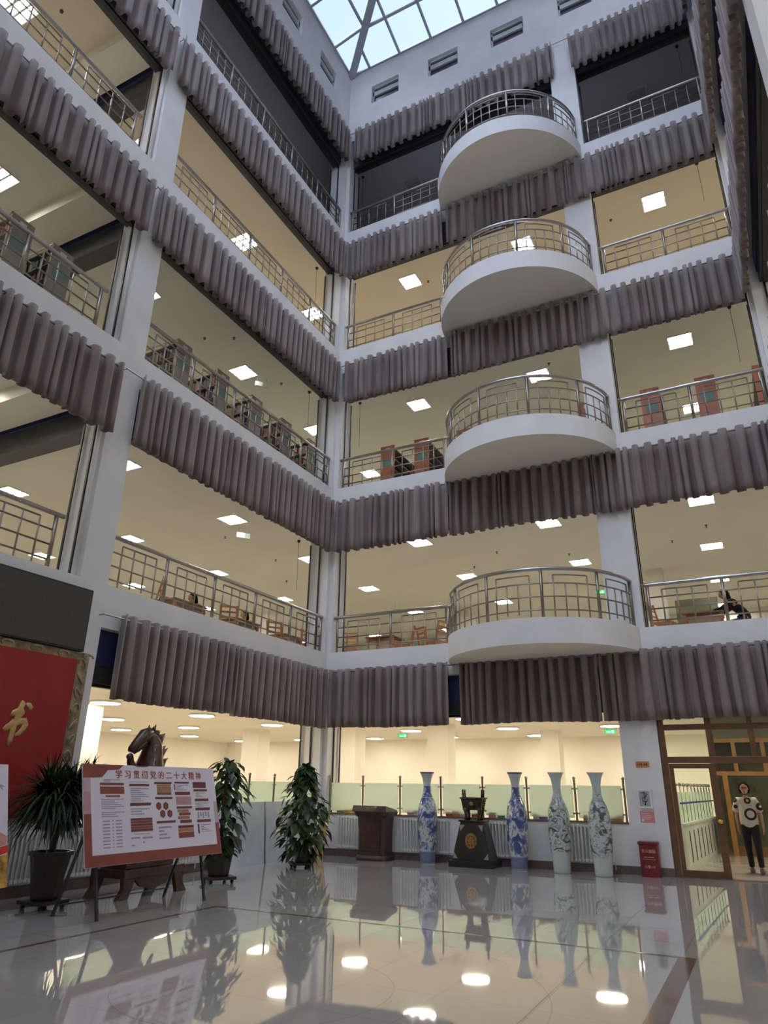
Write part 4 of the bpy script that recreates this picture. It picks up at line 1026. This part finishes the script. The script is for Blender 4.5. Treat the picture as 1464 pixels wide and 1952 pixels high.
Rr = [.24,.28,.25,.21,.17,.13,.085,.06,.10,.06,.05,.055,.08,.05,.04,.12,.06,.06,.12,.06,.06,.06,.05,.02]
HS=1.10; V=[(x,y,z*HS) for x,y,z in V]
me = skin_mesh(V,E_,Rr,2); me.materials.append(hw)
for p in me.polygons: p.use_smooth=True
o = bpy.data.objects.new('horse_body', me); COL.objects.link(o); o.parent = t
mn = MB()
for i in range(16):
    f=i/15; z=(1.72-.85*f)*HS; y=.03+.15*min(1,f*2.4)+.02*((i*5)%3); 
    mn.tube([(0,y-.06,z),(.01*((i%3)-1),y+.06,z+.02),(.02*((i%3)-1),y+.13+.03*(i%2),z+.05+.03*(i%3))],[.06,.045,.004],6)
for s in (-1,1): mn.tube([(s*.04,-.10,1.74*HS),(s*.05,-.08,1.82*HS)],[.025,.004],6)
mn.build('mane', hw, t)
hd_=MB(); hz=HS*1.66
hd_.tube([(0,-.10,hz+.05),(0,-.22,hz+.02),(0,-.34,hz-.09),(0,-.43,hz-.19),(0,-.45,hz-.23)],[.11,.105,.075,.062,.045],10)
hd_.tube([(0,-.18,hz-.08),(0,-.30,hz-.18),(0,-.38,hz-.24)],[.07,.05,.03],8)
for s in (-1,1): hd_.tube([(s*.06,-.08,hz+.10),(s*.07,-.05,hz+.20)],[.035,.006],6); hd_.ico((s*.09,-.24,hz+.0),.022,0,1); hd_.ico((s*.045,-.44,hz-.19),.018,0,1)
hd_.build('head', hw, t)
rt = MB(); rnd=random.Random(3)
for i in range(14):
    a=rnd.uniform(0,6.28); rt.tube([(.25*math.cos(a),.45*math.sin(a),.08),(.2*math.cos(a+.4),.3*math.sin(a+.4),.2),(.05*math.cos(a),.12*math.sin(a),.5)],[.07,.06,.05],7)
rt.box((-.26,-.48,-.015),(.26,.48,.14)); rt.build('root_base', hw, t)
t = thing('carving_stand','low dark carved wooden stand with curved feet under the horse','stand',(1.15,-6.95,0))
MB().box((-.34,-.62,.26),(.34,.62,.38)).build('stand_top', hw, t, bevel=.015)
for sx in (-1,1):
    for sy in (-1,1): MB().prism([(sy*.70,0),(sy*.50,0),(sy*.46,.10),(sy*.40,.26),(sy*.62,.26),(sy*.60,.14)],'x',sx*.34-.07 if sx>0 else -.34,sx*.34 if sx>0 else -.27).build('foot', hw, t)
MB().prism([(-.4,.26),(-.25,.14),(0,.09),(.25,.14),(.4,.26)],'x',.26,.31).build('apron', hw, t)
# ------------------------------------------------------------------ people
skinm = mat('skin',(.48,.25,.17),.5,noise=(8,.06)); hairm = mat('hair_black',(.010,.008,.008),.85,spec=.15,noise=(30,.3)); trs = mat('black_trousers',(.010,.010,.014),.8)
def shirt_mat():
    m = bpy.data.materials.new('printed_shirt'); m.use_nodes=True; nt=m.node_tree; b=nt.nodes['Principled BSDF']; L=nt.links
    tc=nt.nodes.new('ShaderNodeTexCoord'); sp=nt.nodes.new('ShaderNodeSeparateXYZ'); L.new(tc.outputs['Object'],sp.inputs[0])
    def m_(op,a,b_=0.0):
        n=nt.nodes.new('ShaderNodeMath'); n.operation=op
        for i,x in enumerate((a,b_)):
            if isinstance(x,(int,float)): n.inputs[i].default_value=x
            else: L.new(x,n.inputs[i])
        return n.outputs[0]
    def ring(cx,cz,r,w):
        dx=m_('SUBTRACT',sp.outputs[0],cx); dz=m_('SUBTRACT',sp.outputs[2],cz)
        d=m_('SQRT',m_('ADD',m_('MULTIPLY',dx,dx),m_('MULTIPLY',dz,dz))); return m_('LESS_THAN',m_('ABSOLUTE',m_('SUBTRACT',d,r)),w)
    k=None
    for r in ((.03,1.36,.045,.02),(.05,1.10,.095,.022),(.25,1.25,.05,.028),(-.22,1.37,.03,.025),(-.21,1.24,.0,.04)):
        q=ring(*r); k=q if k is None else m_('MAXIMUM',k,q)
    mx=nt.nodes.new('ShaderNodeMix'); mx.data_type='RGBA'; mx.inputs[6].default_value=(.62,.58,.50,1); mx.inputs[7].default_value=(.03,.025,.03,1); L.new(k,mx.inputs[0]); L.new(mx.outputs[2],b.inputs['Base Color']); b.inputs['Roughness'].default_value=.8
    return m
def link(name, me, m, parent):
    me.materials.append(m); 
    for p in me.polygons: p.use_smooth=True
    o=bpy.data.objects.new(name, me); COL.objects.link(o); o.parent=parent; return o
def head(m, c, s, facing=(0,-1,0), face=True):
    """head with eyes, nose, mouth and ears, in a mesh builder; face towards facing"""
    f=Vector(facing).normalized(); r=f.cross(Vector((0,0,1))).normalized(); c=Vector(c)
    m.ico(c, .5*s, 0, 3, (1,1,1))
def hand(V,E,Rr,wi,w,down,fwd,side,s=1.0,curl=.35):
    """adds palm, four fingers and thumb after wrist vertex wi at position w"""
    w=Vector(w); d=Vector(down).normalized(); f=Vector(fwd).normalized(); sd=Vector(side).normalized()
    def av(p,r): V.append(tuple(p)); Rr.append(r); return len(V)-1
    palm=av(w+d*.055*s,(.032*s,.016*s)); E.append((wi,palm))
    for i,(off,L) in enumerate(((-.028,.060),(-.010,.072),(.010,.068),(.027,.054))):
        k=av(w+d*.088*s+f*off*s,.0095*s); E.append((palm,k))
        a=av(w+d*(.088+L*.5)*s+f*off*1.15*s+sd*curl*.02*s,.0085*s); E.append((k,a)); b=av(w+d*(.088+L*.9)*s+f*off*1.2*s+sd*curl*.055*s,.0075*s); E.append((a,b))
    k=av(w+d*.045*s-f*.036*s,.011*s); E.append((palm,k)); a=av(w+d*.080*s-f*.052*s+sd*.01*s,.009*s); E.append((k,a)); b=av(w+d*.105*s-f*.050*s+sd*.022*s,.008*s); E.append((a,b))
def build_person(t, J, rad, facing, headc, hs, arms, body_name='body', hand_dirs=None):
    V=[];E=[];Rr=[]; idx={}
    for n,p in J.items(): idx[n]=len(V); V.append(p); Rr.append(rad[n])
    chains=[('pelvis','waist'),('waist','chest'),('chest','neckb'),('neckb','neck'),('pelvis','hipL'),('hipL','kneeL'),('kneeL','ankL'),('ankL','toeL'),('pelvis','hipR'),('hipR','kneeR'),('kneeR','ankR'),('ankR','toeR'),('chest','shL'),('shL','elL'),('elL','wrL'),('chest','shR'),('shR','elR'),('elR','wrR')]
    for a,b in chains:
        if a in idx and b in idx: E.append((idx[a],idx[b]))
    if hand_dirs:
        for s in 'LR': hand(V,E,Rr,idx['wr'+s],J['wr'+s],*hand_dirs[s])
    me=skin_mesh(V,E,Rr,2)
    # head with features merged in the same mesh
    f=Vector(facing).normalized(); r=f.cross(Vector((0,0,1))).normalized(); u=r.cross(f).normalized(); c=Vector(headc)
    bm=bmesh.new(); bm.from_mesh(me); bpy.data.meshes.remove(me)
    def blob(p,rx,ry,rz,sub=3,mi=0):
        g=bmesh.ops.create_icosphere(bm,subdivisions=sub,radius=1.0)
        for v in g['verts']:
            q=v.co.copy(); v.co=c+p+r*q.x*rx+f*q.y*ry+u*q.z*rz
        for fc in {fc for v in g['verts'] for fc in v.link_faces}: fc.material_index=mi
    blob(Vector((0,0,0)),.073*hs,.088*hs,.108*hs); blob(f*.012*hs-u*.065*hs,.050*hs,.062*hs,.05*hs)
    blob(f*.092*hs-u*.012*hs,.011*hs,.016*hs,.02*hs,1); 
    for s in (-1,1): blob(r*s*.074*hs-u*.008*hs,.012*hs,.018*hs,.028*hs,1); blob(r*s*.030*hs+f*.078*hs+u*.006*hs,.014*hs,.009*hs,.008*hs,2,1)
    blob(f*.078*hs-u*.060*hs,.022*hs,.010*hs,.006*hs,2,2)
    me=bpy.data.meshes.new(body_name); bm.to_mesh(me); bm.free()
    me.materials.append(skinm); me.materials.append(mat('eye_dark',(.02,.015,.015),.2)); me.materials.append(mat('lips',(.35,.10,.09),.5))
    for p in me.polygons: p.use_smooth=True
    o=bpy.data.objects.new(body_name,me); COL.objects.link(o); o.parent=t; return o
# walking woman in the doorway
t = thing('person','person walking through doorway in white patterned T-shirt, black trousers, glasses','person',(9.38,1.72,0))
Jw={'pelvis':(0,0,.90),'waist':(0,0,1.05),'chest':(0,0,1.27),'neckb':(0,.0,1.40),'neck':(0,-.01,1.47),
    'hipL':(-.09,0,.86),'kneeL':(-.085,-.06,.47),'ankL':(-.075,.03,.08),'toeL':(-.08,-.10,.035),
    'hipR':(.09,0,.86),'kneeR':(.10,-.12,.47),'ankR':(.10,-.16,.08),'toeR':(.115,-.30,.035),
    'shL':(-.17,0,1.36),'elL':(-.225,.04,1.09),'wrL':(-.215,-.02,.85),'shR':(.17,0,1.36),'elR':(.235,-.0,1.10),'wrR':(.245,-.10,.87)}
Rw={'pelvis':.125,'waist':.10,'chest':.115,'neckb':.07,'neck':.05,'hipL':.085,'kneeL':.055,'ankL':.038,'toeL':.03,'hipR':.085,'kneeR':.055,'ankR':.038,'toeR':.03,'shL':.055,'elL':.038,'wrL':.025,'shR':.055,'elR':.038,'wrR':.025}
build_person(t,Jw,Rw,(0.0,-1,-.02),(0,-.02,1.60),1.0,None,'body',{'L':((0,-.05,-1),(0,-1,0),(1,0,0)),'R':((0,-.1,-1),(0,-1,0),(-1,0,0))})
def sk(name,V,E,Rr,m,par,sub=2): return link(name, skin_mesh(V,E,Rr,sub), m, par)
sk('t_shirt',[(0,0,.79),(0,0,1.03),(0,0,1.25),(0,0,1.38),(-.15,0,1.36),(-.215,.02,1.20),(-.235,.03,1.12),(.15,0,1.36),(.22,.0,1.20),(.245,.0,1.13)],[(0,1),(1,2),(2,3),(3,4),(4,5),(5,6),(3,7),(7,8),(8,9)],[(.20,.16),(.19,.155),(.185,.155),(.10,.085),.085,.075,.08,.085,.075,.08],shirt_mat(),t)
for s,nm in ((-1,'L'),(1,'R')): pass
sk('trousers',[(0,0,1.02),(0,0,.88),(-.085,0,.80),(-.085,-.06,.47),(-.075,.025,.09),(.09,0,.80),(.10,-.12,.47),(.10,-.155,.09)],[(0,1),(1,2),(2,3),(3,4),(1,5),(5,6),(6,7)],[(.155,.125),(.165,.135),.105,.070,.058,.105,.070,.058],trs,t)
shm = mat('trainer_grey',(.16,.11,.12),.6); 
for x,y in ((-.078,.04),(.105,-.15)):
    sk('shoe',[(x,y+.03,.055),(x,y-.06,.05),(x,y-.17,.042)],[(0,1),(1,2)],[.062,.056,.046],shm,t)
hm = MB(); hm.ico((0,.018,1.635),.108,0,3,(.90,.98,1.0))
hm.v=[(v[0],max(v[1],-.075) if v[2]>1.655 else max(v[1],-.028),v[2]) for v in hm.v]
for s in (-1,1): hm.tube([(s*.078,.01,1.66),(s*.085,.02,1.58),(s*.075,.035,1.50)],[.025,.028,.012],8)
hm.ico((0,.07,1.56),.07,0,2,(1.0,.6,1.1)); hm.build('hair', hairm, t)
gm = MB()
for s in (-1,1): gm.tube([(s*.033+.026*math.cos(a),-.112,1.606+.018*math.sin(a)) for a in [2*PI*i/12 for i in range(12)]],.0028,5,closed=True); gm.tube([(s*.058,-.11,1.61),(s*.078,-.02,1.612)],.0025,5)
gm.tube([(-.008,-.112,1.608),(.008,-.112,1.608)],.0025,5); gm.build('glasses', M['black'], t)
# ------------------------------------------------------------------ reading-room furniture
def chair(name='wooden_chair'):
    t = thing(name,'','chair'); w=M['chairwood']
    MB().box((-.22,-.22,.42),(.22,.22,.455)).build('seat', w, t, bevel=.008)
    for sx in (-1,1):
        MB().beam((sx*.20,-.20,0),(sx*.20,-.20,.42),.04,.04).build('leg', w, t)
        MB().beam((sx*.20,.22,0),(sx*.20,.20,.44),.04,.04).beam((sx*.20,.20,.44),(sx*.20,.30,.95),.04,.035).build('leg', w, t)
    b=MB()
    for z in (.62,.76,.90): b.hexa([(-.20,.215+.2*(z-.44),z),(.20,.215+.2*(z-.44),z),(.20,.235+.2*(z-.44),z),(-.20,.235+.2*(z-.44),z)],[(-.20,.225+.2*(z-.40),z+.05),(.20,.225+.2*(z-.40),z+.05),(.20,.245+.2*(z-.40),z+.05),(-.20,.245+.2*(z-.40),z+.05)])
    b.build('back_slats', w, t); MB().box((-.19,-.19,.2),(-.17,.2,.23)).box((.17,-.19,.2),(.19,.2,.23)).build('stretcher', w, t)
    return t
cp = chair(); cfirst=[True]
def put_chair(x,y,rz,label,z=FL[2]+.003):
    if cfirst[0]: cfirst[0]=False; cp.location=(x,y,z); cp.rotation_euler=(0,0,rz); cp['label']=label; return
    dup(cp,(x,y,z),rz,label)
put_chair(-1.3,-5.2,-.9,'orange wooden chair by the left gallery railing, nearest the column'); put_chair(-1.1,-2.75,.8,'orange wooden chair by the left gallery railing, in the middle'); put_chair(-1.1,-.75,1.0,'orange wooden chair by the left gallery railing, right of the seated readers'); put_chair(-.85,.45,.8,'orange wooden chair by the left gallery railing near the corner')
put_chair(-.05,1.25,.4,'orange wooden chair behind the short railing, nearest the corner'); put_chair(1.55,1.45,-1.2,'orange wooden chair behind the short railing, right of the table'); put_chair(2.10,2.0,2.6,'orange wooden chair behind the short railing, second from the balcony'); put_chair(2.55,1.35,-1.9,'orange wooden chair behind the short railing, nearest the rounded balcony')
put_chair(8.30,1.4,1.3,'orange wooden chair right of the white column, first gallery'); put_chair(10.75,2.2,-1.5,'orange wooden chair behind the reader in black'); put_chair(11.0,1.5,1.5,'orange wooden chair at the far right of the first gallery')
def table(x,y,w,d,label,z=FL[2]+.003):
    t = thing('reading_table',label,'table',(x,y,z)); m_=mat('table_top_wood',(.24,.12,.07),.35,noise=(4,.2))
    MB().box((-w/2,-d/2,.72),(w/2,d/2,.76)).build('table_top', m_, t, bevel=.006)
    for sx in (-1,1):
        for sy in (-1,1): MB().box((sx*(w/2-.06)-.03,sy*(d/2-.06)-.03,0),(sx*(w/2-.06)+.03,sy*(d/2-.06)+.03,.72)).build('leg', M['chairwood'], t)
    MB().box((-w/2+.08,-d/2+.06,.62),(w/2-.08,d/2-.06,.72)).build('apron', m_, t)
table(-1.8,-3.75,.8,1.1,'dark reading table by the left gallery railing before the first reader'); table(-1.8,-1.6,.8,1.0,'dark reading table by the left gallery railing before the second reader'); table(-1.8,.5,.8,.9,'dark reading table by the left gallery railing near the corner')
table(.80,1.8,.9,.7,'dark reading table behind the short gallery railing'); table(9.1,2.35,.9,.8,'reading table in front of the reader in black')
# seated readers
def reader(loc, rz, label, topm, legm_, hairmat, lean=.25):
    t = thing('person',label,'person',loc,rz)
    J={'pelvis':(0,.02,.50),'waist':(0,0,.66),'chest':(0,-lean*.5,.88),'neckb':(0,-lean*.75,1.02),'neck':(0,-lean*.9,1.07),'hipL':(-.1,0,.48),'kneeL':(-.11,-.40,.47),'ankL':(-.11,-.38,.09),'toeL':(-.11,-.52,.04),'hipR':(.1,0,.48),'kneeR':(.11,-.40,.47),'ankR':(.11,-.38,.09),'toeR':(.11,-.52,.04),
       'shL':(-.18,-lean*.6,.98),'elL':(-.22,-lean-.12,.80),'wrL':(-.12,-lean-.34,.80),'shR':(.18,-lean*.6,.98),'elR':(.22,-lean-.12,.80),'wrR':(.12,-lean-.34,.80)}
    hd=(0,-lean-.06,1.20); build_person(t,J,Rw,(0,-1,-.45),hd,1.0,None,'body',{'L':((.2,-1,0),(.6,0,0),(0,0,-1)),'R':((-.2,-1,0),(-.6,0,0),(0,0,-1))})
    l=lean
    sk('top',[(0,.02,.50),(0,0,.66),(0,-l*.5,.88),(0,-l*.7,1.0),(-.16,-l*.6,.98),(-.22,-l-.12,.80),(-.14,-l-.30,.80),(.16,-l*.6,.98),(.22,-l-.12,.80),(.14,-l-.30,.80)],[(0,1),(1,2),(2,3),(3,4),(4,5),(5,6),(3,7),(7,8),(8,9)],[(.165,.14),(.145,.12),(.16,.13),(.10,.09),.078,.058,.05,.078,.058,.05],topm,t)
    sk('trousers',[(0,.03,.50),(-.1,-.05,.50),(-.11,-.40,.48),(-.11,-.38,.14),(.1,-.05,.50),(.11,-.40,.48),(.11,-.38,.14)],[(0,1),(1,2),(2,3),(0,4),(4,5),(5,6)],[.15,.098,.072,.055,.098,.072,.055],legm_,t)
    h=MB(); h.ico((0,hd[1]+.03,hd[2]+.035),.108,0,3,(.95,1,1)); h.v=[(v[0],max(v[1],hd[1]-.055 if v[2]>hd[2]+.06 else hd[1]-.01),v[2]) for v in h.v]
    h.tube([(0,hd[1]+.09,hd[2]+.02),(0,hd[1]+.12,hd[2]-.10),(0,hd[1]+.14,hd[2]-.20)],[.06,.055,.02],8); h.build('hair', hairmat, t)
    for x in (-.11,.11): sk('shoe',[(x,-.36,.045),(x,-.47,.04),(x,-.55,.035)],[(0,1),(1,2)],[.045,.042,.034],M['black'],t)
    return t
jn = mat('jeans_blue',(.05,.06,.10),.8); blkt = mat('black_top',(.008,.008,.010),.85); pale = mat('pale_top',(.42,.42,.36),.8); yel = mat('yellow_top',(.45,.30,.06),.8)
reader((10.0,2.35,FL[2]+.03),-PI/2-.15,'person in black hooded top and jeans leaning over the table, right end of first gallery',blkt,jn,hairm,.36)
reader((-2.3,-2.45,FL[2]+.03),-.5,'seated reader with dark hair and pale top by the left gallery railing, nearer the column',pale,jn,hairm,.2)
reader((-2.3,-.35,FL[2]+.03),-.4,'seated reader with dark hair and green-yellow top by the left gallery railing, nearer the corner',yel,jn,hairm,.2)
# ------------------------------------------------------------------ bookshelves on the second gallery
shg = mat('shelf_grey',(.30,.27,.23),.5,noise=(6,.1)); shb = mat('shelf_beige',(.55,.44,.30),.5); lblm = mat('label_green',(.16,.27,.24),.5); dark_in=mat('shelf_inner',(.05,.055,.05),.6)
bkc = [mat('book_%s'%n,c,.5,noise=(20,.2)) for n,c in (('red',(.35,.06,.05)),('white',(.6,.58,.52)),('blue',(.06,.10,.25)),('green',(.07,.16,.08)),('tan',(.42,.30,.15)),('pink',(.5,.22,.22)),('black',(.04,.04,.04)))]
bkm = [box((-.12,0,0),(.0,.028+.006*(i%3),.24+.02*(i%3))).mesh('book',bkc[i]) for i in range(7)]
def shelf(x,y,label,L=2.4,orange=False,rz=0,fill=True,seed=0,z=FL[3],gname=None):
    """end panel faces +x (local) ; books face -y"""
    t = thing('bookshelf',label,'bookshelf',(x,y,z),rz); H=1.98; wd=.46
    em = M['orangewood'] if orange else shg
    MB().box((-.03,-wd/2,0),(0,wd/2,H)).build('end_panel', em, t); MB().box((-L,-wd/2,0),(-L+.03,wd/2,H)).build('end_panel', em, t)
    fm = shb if not orange else dark_in
    MB().box((-.035,-wd/2-.012,0),(-.0,-wd/2,H+.012)).box((-L,-wd/2-.012,H-.03),(0,-wd/2,H+.012)).build('edge_trim', shb if not orange else M['orangewood'], t)
    MB().box((-L+.03,-.01,0),(-.03,.01,H)).build('back_panel', dark_in, t)
    for i in range(6):
        zz=.06+.36*i; MB().box((-L+.03,-wd/2,zz),(-.03,wd/2,zz+.022)).build('shelf', em if not orange else shg, t)
    MB().box((.0,-.15,1.28),(.006,.15,1.55)).build('label_plate', lblm, t)
    MB().box((.0,-.07,1.80),(.006,.07,1.90)).box((0,-.08,.62),(.006,.06,.8)).build('sign', M['paper'], t)
    if fill:
        rnd=random.Random(seed)
        for row in (3,4):
            xx=-.10
            while xx>-1.15:
                i=rnd.randrange(7); o=bpy.data.objects.new('book', bkm[i]); COL.objects.link(o)
                p=Matrix.Translation((x,y,z))@Matrix.Rotation(rz,4,'Z')@Matrix.Translation((xx,-wd/2+.16,.06+.36*row+.024))@Matrix.Rotation(-PI/2*0+PI/2,4,'Z')@Matrix.Rotation(0,4,'X')
                o.matrix_world=p; tag(o,'coloured book standing on %s'%gname,'book','books on %s'%gname)
                xx-=.036+.05*(rnd.random()<.12)
    return t
for i,(y,l) in enumerate(((-5.45,'nearest the column'),(-4.03,'second from the column'),(-2.60,'third from the column'),(-1.18,'fourth from the column'),(.24,'nearest the corner'))):
    shelf(-.95,y,'grey library bookshelf end-on behind the left second gallery railing, %s'%l,seed=i,gname='the grey bookshelf %s'%l)
for i,(y,l) in enumerate(((-10.3,'farther left'),(-9.4,'next to the cross shutter'))):
    shelf(-.95,y-.0+.45,'grey library bookshelf left of the column, %s'%l,seed=9+i,gname='the grey bookshelf left of the column, %s'%l)
for i,(x,l) in enumerate(((.97,'nearest the corner'),(2.12,'beside the rounded balcony'),(3.5,'hidden behind the balcony'),(7.05,'left of the white column'),(8.69,'first right of the column'),(10.02,'second right of the column'),(11.35,'at the right photo edge'))):
    shelf(x,1.5,'orange-ended bookshelf behind the back second gallery railing, %s'%l,orange=True,rz=-PI/2,fill=False)
# pale boxes seen over the third gallery kerb
# ------------------------------------------------------------------ signs, cables, sprinklers
def exit_sign(p, rz, label, s=1.0, hang=0):
    t = thing('exit_sign',label,'exit sign',p,rz); 
    MB().box((-.18*s,-.02,0),(.18*s,.02,.15*s)).build('case', M['exitcase'], t)
    MB().box((-.16*s,-.024,.015*s),(.16*s,-.02,.135*s)).build('lit_face', M['exit'], t)
    m=MB(); m.prism([(-.12*s,.06*s),(-.07*s,.10*s),(-.07*s,.08*s),(.02*s,.08*s),(.02*s,.045*s),(-.07*s,.045*s),(-.07*s,.03*s)],'y',-.028,-.0245); m.box((.05*s,-.028,.03*s),(.11*s,-.0245,.12*s)); m.build('arrow_and_door', M['exitw'], t)
    if hang: MB().tube([(-.1*s,0,.15*s),(-.1*s,0,.15*s+hang)],.005,5).tube([(.1*s,0,.15*s),(.1*s,0,.15*s+hang)],.005,5).build('hanger', M['steel'], t)
exit_sign((-7.3,-1.93,3.15),.5,'small green exit sign on the cream pillar above the horse carving',1.0)
exit_sign((-10.6,11.0,3.25),.55,'green exit sign far back in the left wing hall',1.2,.2)
exit_sign((-3.3,11.5,3.40),.3,'green exit sign hanging behind the back window, nearest the corner',1.1,.1)
exit_sign((5.05,11.5,3.40),.2,'green exit sign hanging at the right end of the back window',1.1,.1)
exit_sign((-2.60,9.5,8.15),.3,'green exit sign behind the short first gallery railing',1.0,.33)
exit_sign((5.50,9.8,8.15),.2,'green exit sign seen through the lowest balcony railing',1.0,.33)
def hung_sign(p,label,zc):
    t = thing('hanging_sign',label,'sign',p,.9)
    MB().box((-.20,-.02,0),(.20,.02,.16)).build('case', mat('sign_grey',(.42,.45,.42),.4), t); MB().box((-.20,-.024,.01),(.03,-.02,.15)).build('bright_face', mat('sign_white',(.8,.85,.8),.3), t)
    MB().tube([(-.15,0,.16),(-.15,0,zc-p[2])],.005,5).tube([(.15,0,.16),(.15,0,zc-p[2])],.005,5).build('hanger', M['steel'], t)
hung_sign((-2.2,-.95,13.02),'small hanging sign under the left second gallery ceiling',13.36); hung_sign((-2.83,-.4,8.32),'small hanging sign under the left first gallery ceiling',8.65)
for (x,y,z,L,l) in ((-1.15,.15,18.07,1.6,'left of the corner, third gallery'),(-.45,1.35,18.07,1.4,'right of the corner, third gallery'),(-1.33,.41,13.36,1.5,'left of the corner, second gallery'),(-.20,1.73,13.36,1.6,'right of the corner, second gallery'),(-1.99,1.27,8.65,1.6,'left of the corner, first gallery'),(10.9,1.65,13.36,1.7,'at the right end, second gallery'),(10.8,1.27,18.07,1.4,'at the right end, third gallery'),(-.1,1.28,22.78,1.3,'right of the corner, top gallery'),(10.9,1.24,22.78,1.2,'at the right end, top gallery')):
    t = thing('hanging_cable','thin dark cable hanging from the ceiling, %s'%l,'cable',(x,y,z)); MB().lathe([(.03,-.07),(.05,-.04),(.05,0)],n=10).build('ceiling_cup', M['black'], t); MB().tube([(0,0,-.07),(0.01,0,-L*.6),(0,0.02,-L)],.006,5).build('cord', M['darkgrey'], t)
sp0=None
for (x,y,z,l) in ((-3.87,0.01,8.65,'left wing front, first gallery'),(-3.84,2.63,8.65,'left wing centre, first gallery'),(-5.0,4.96,8.65,'left wing back, first gallery'),(1.98,6.19,8.65,'back wing left, first gallery'),(5.26,6.16,8.65,'behind the lowest balcony'),(8.4,6.19,8.65,'back wing right, first gallery'),(9.43,5.14,8.65,'far right, first gallery'),(3.21,4.96,8.65,'back wing centre, first gallery'),(-2.44,-3.36,13.36,'left wing front, second gallery'),(-1.68,-3.0,13.36,'left wing near edge, second gallery'),(-1.86,-.4,13.36,'left of the corner, second gallery'),(5.99,2.19,13.36,'right of the balcony lamp, second gallery'),(4.66,2.5,13.36,'left of the balcony lamp, second gallery'),(8.24,2.38,18.07,'left of the lamp, third gallery right'),(1.99,2.47,18.07,'right of the lamp, third gallery left'),(-3.78,-2.81,18.07,'left wing, third gallery'),(-1.84,-9.73,18.07,'left of the column, third gallery')):
    lab='small dark sprinkler on the ceiling, '+l
    if sp0 is None:
        sp0=thing('sprinkler',lab,'sprinkler',(x,y,z)); MB().lathe([(.012,-.06),(.035,-.055),(.012,-.045),(.015,-.01),(.045,0)],n=10).build('head', M['darkgrey'], sp0)
    else: dup(sp0,(x,y,z),0,lab)
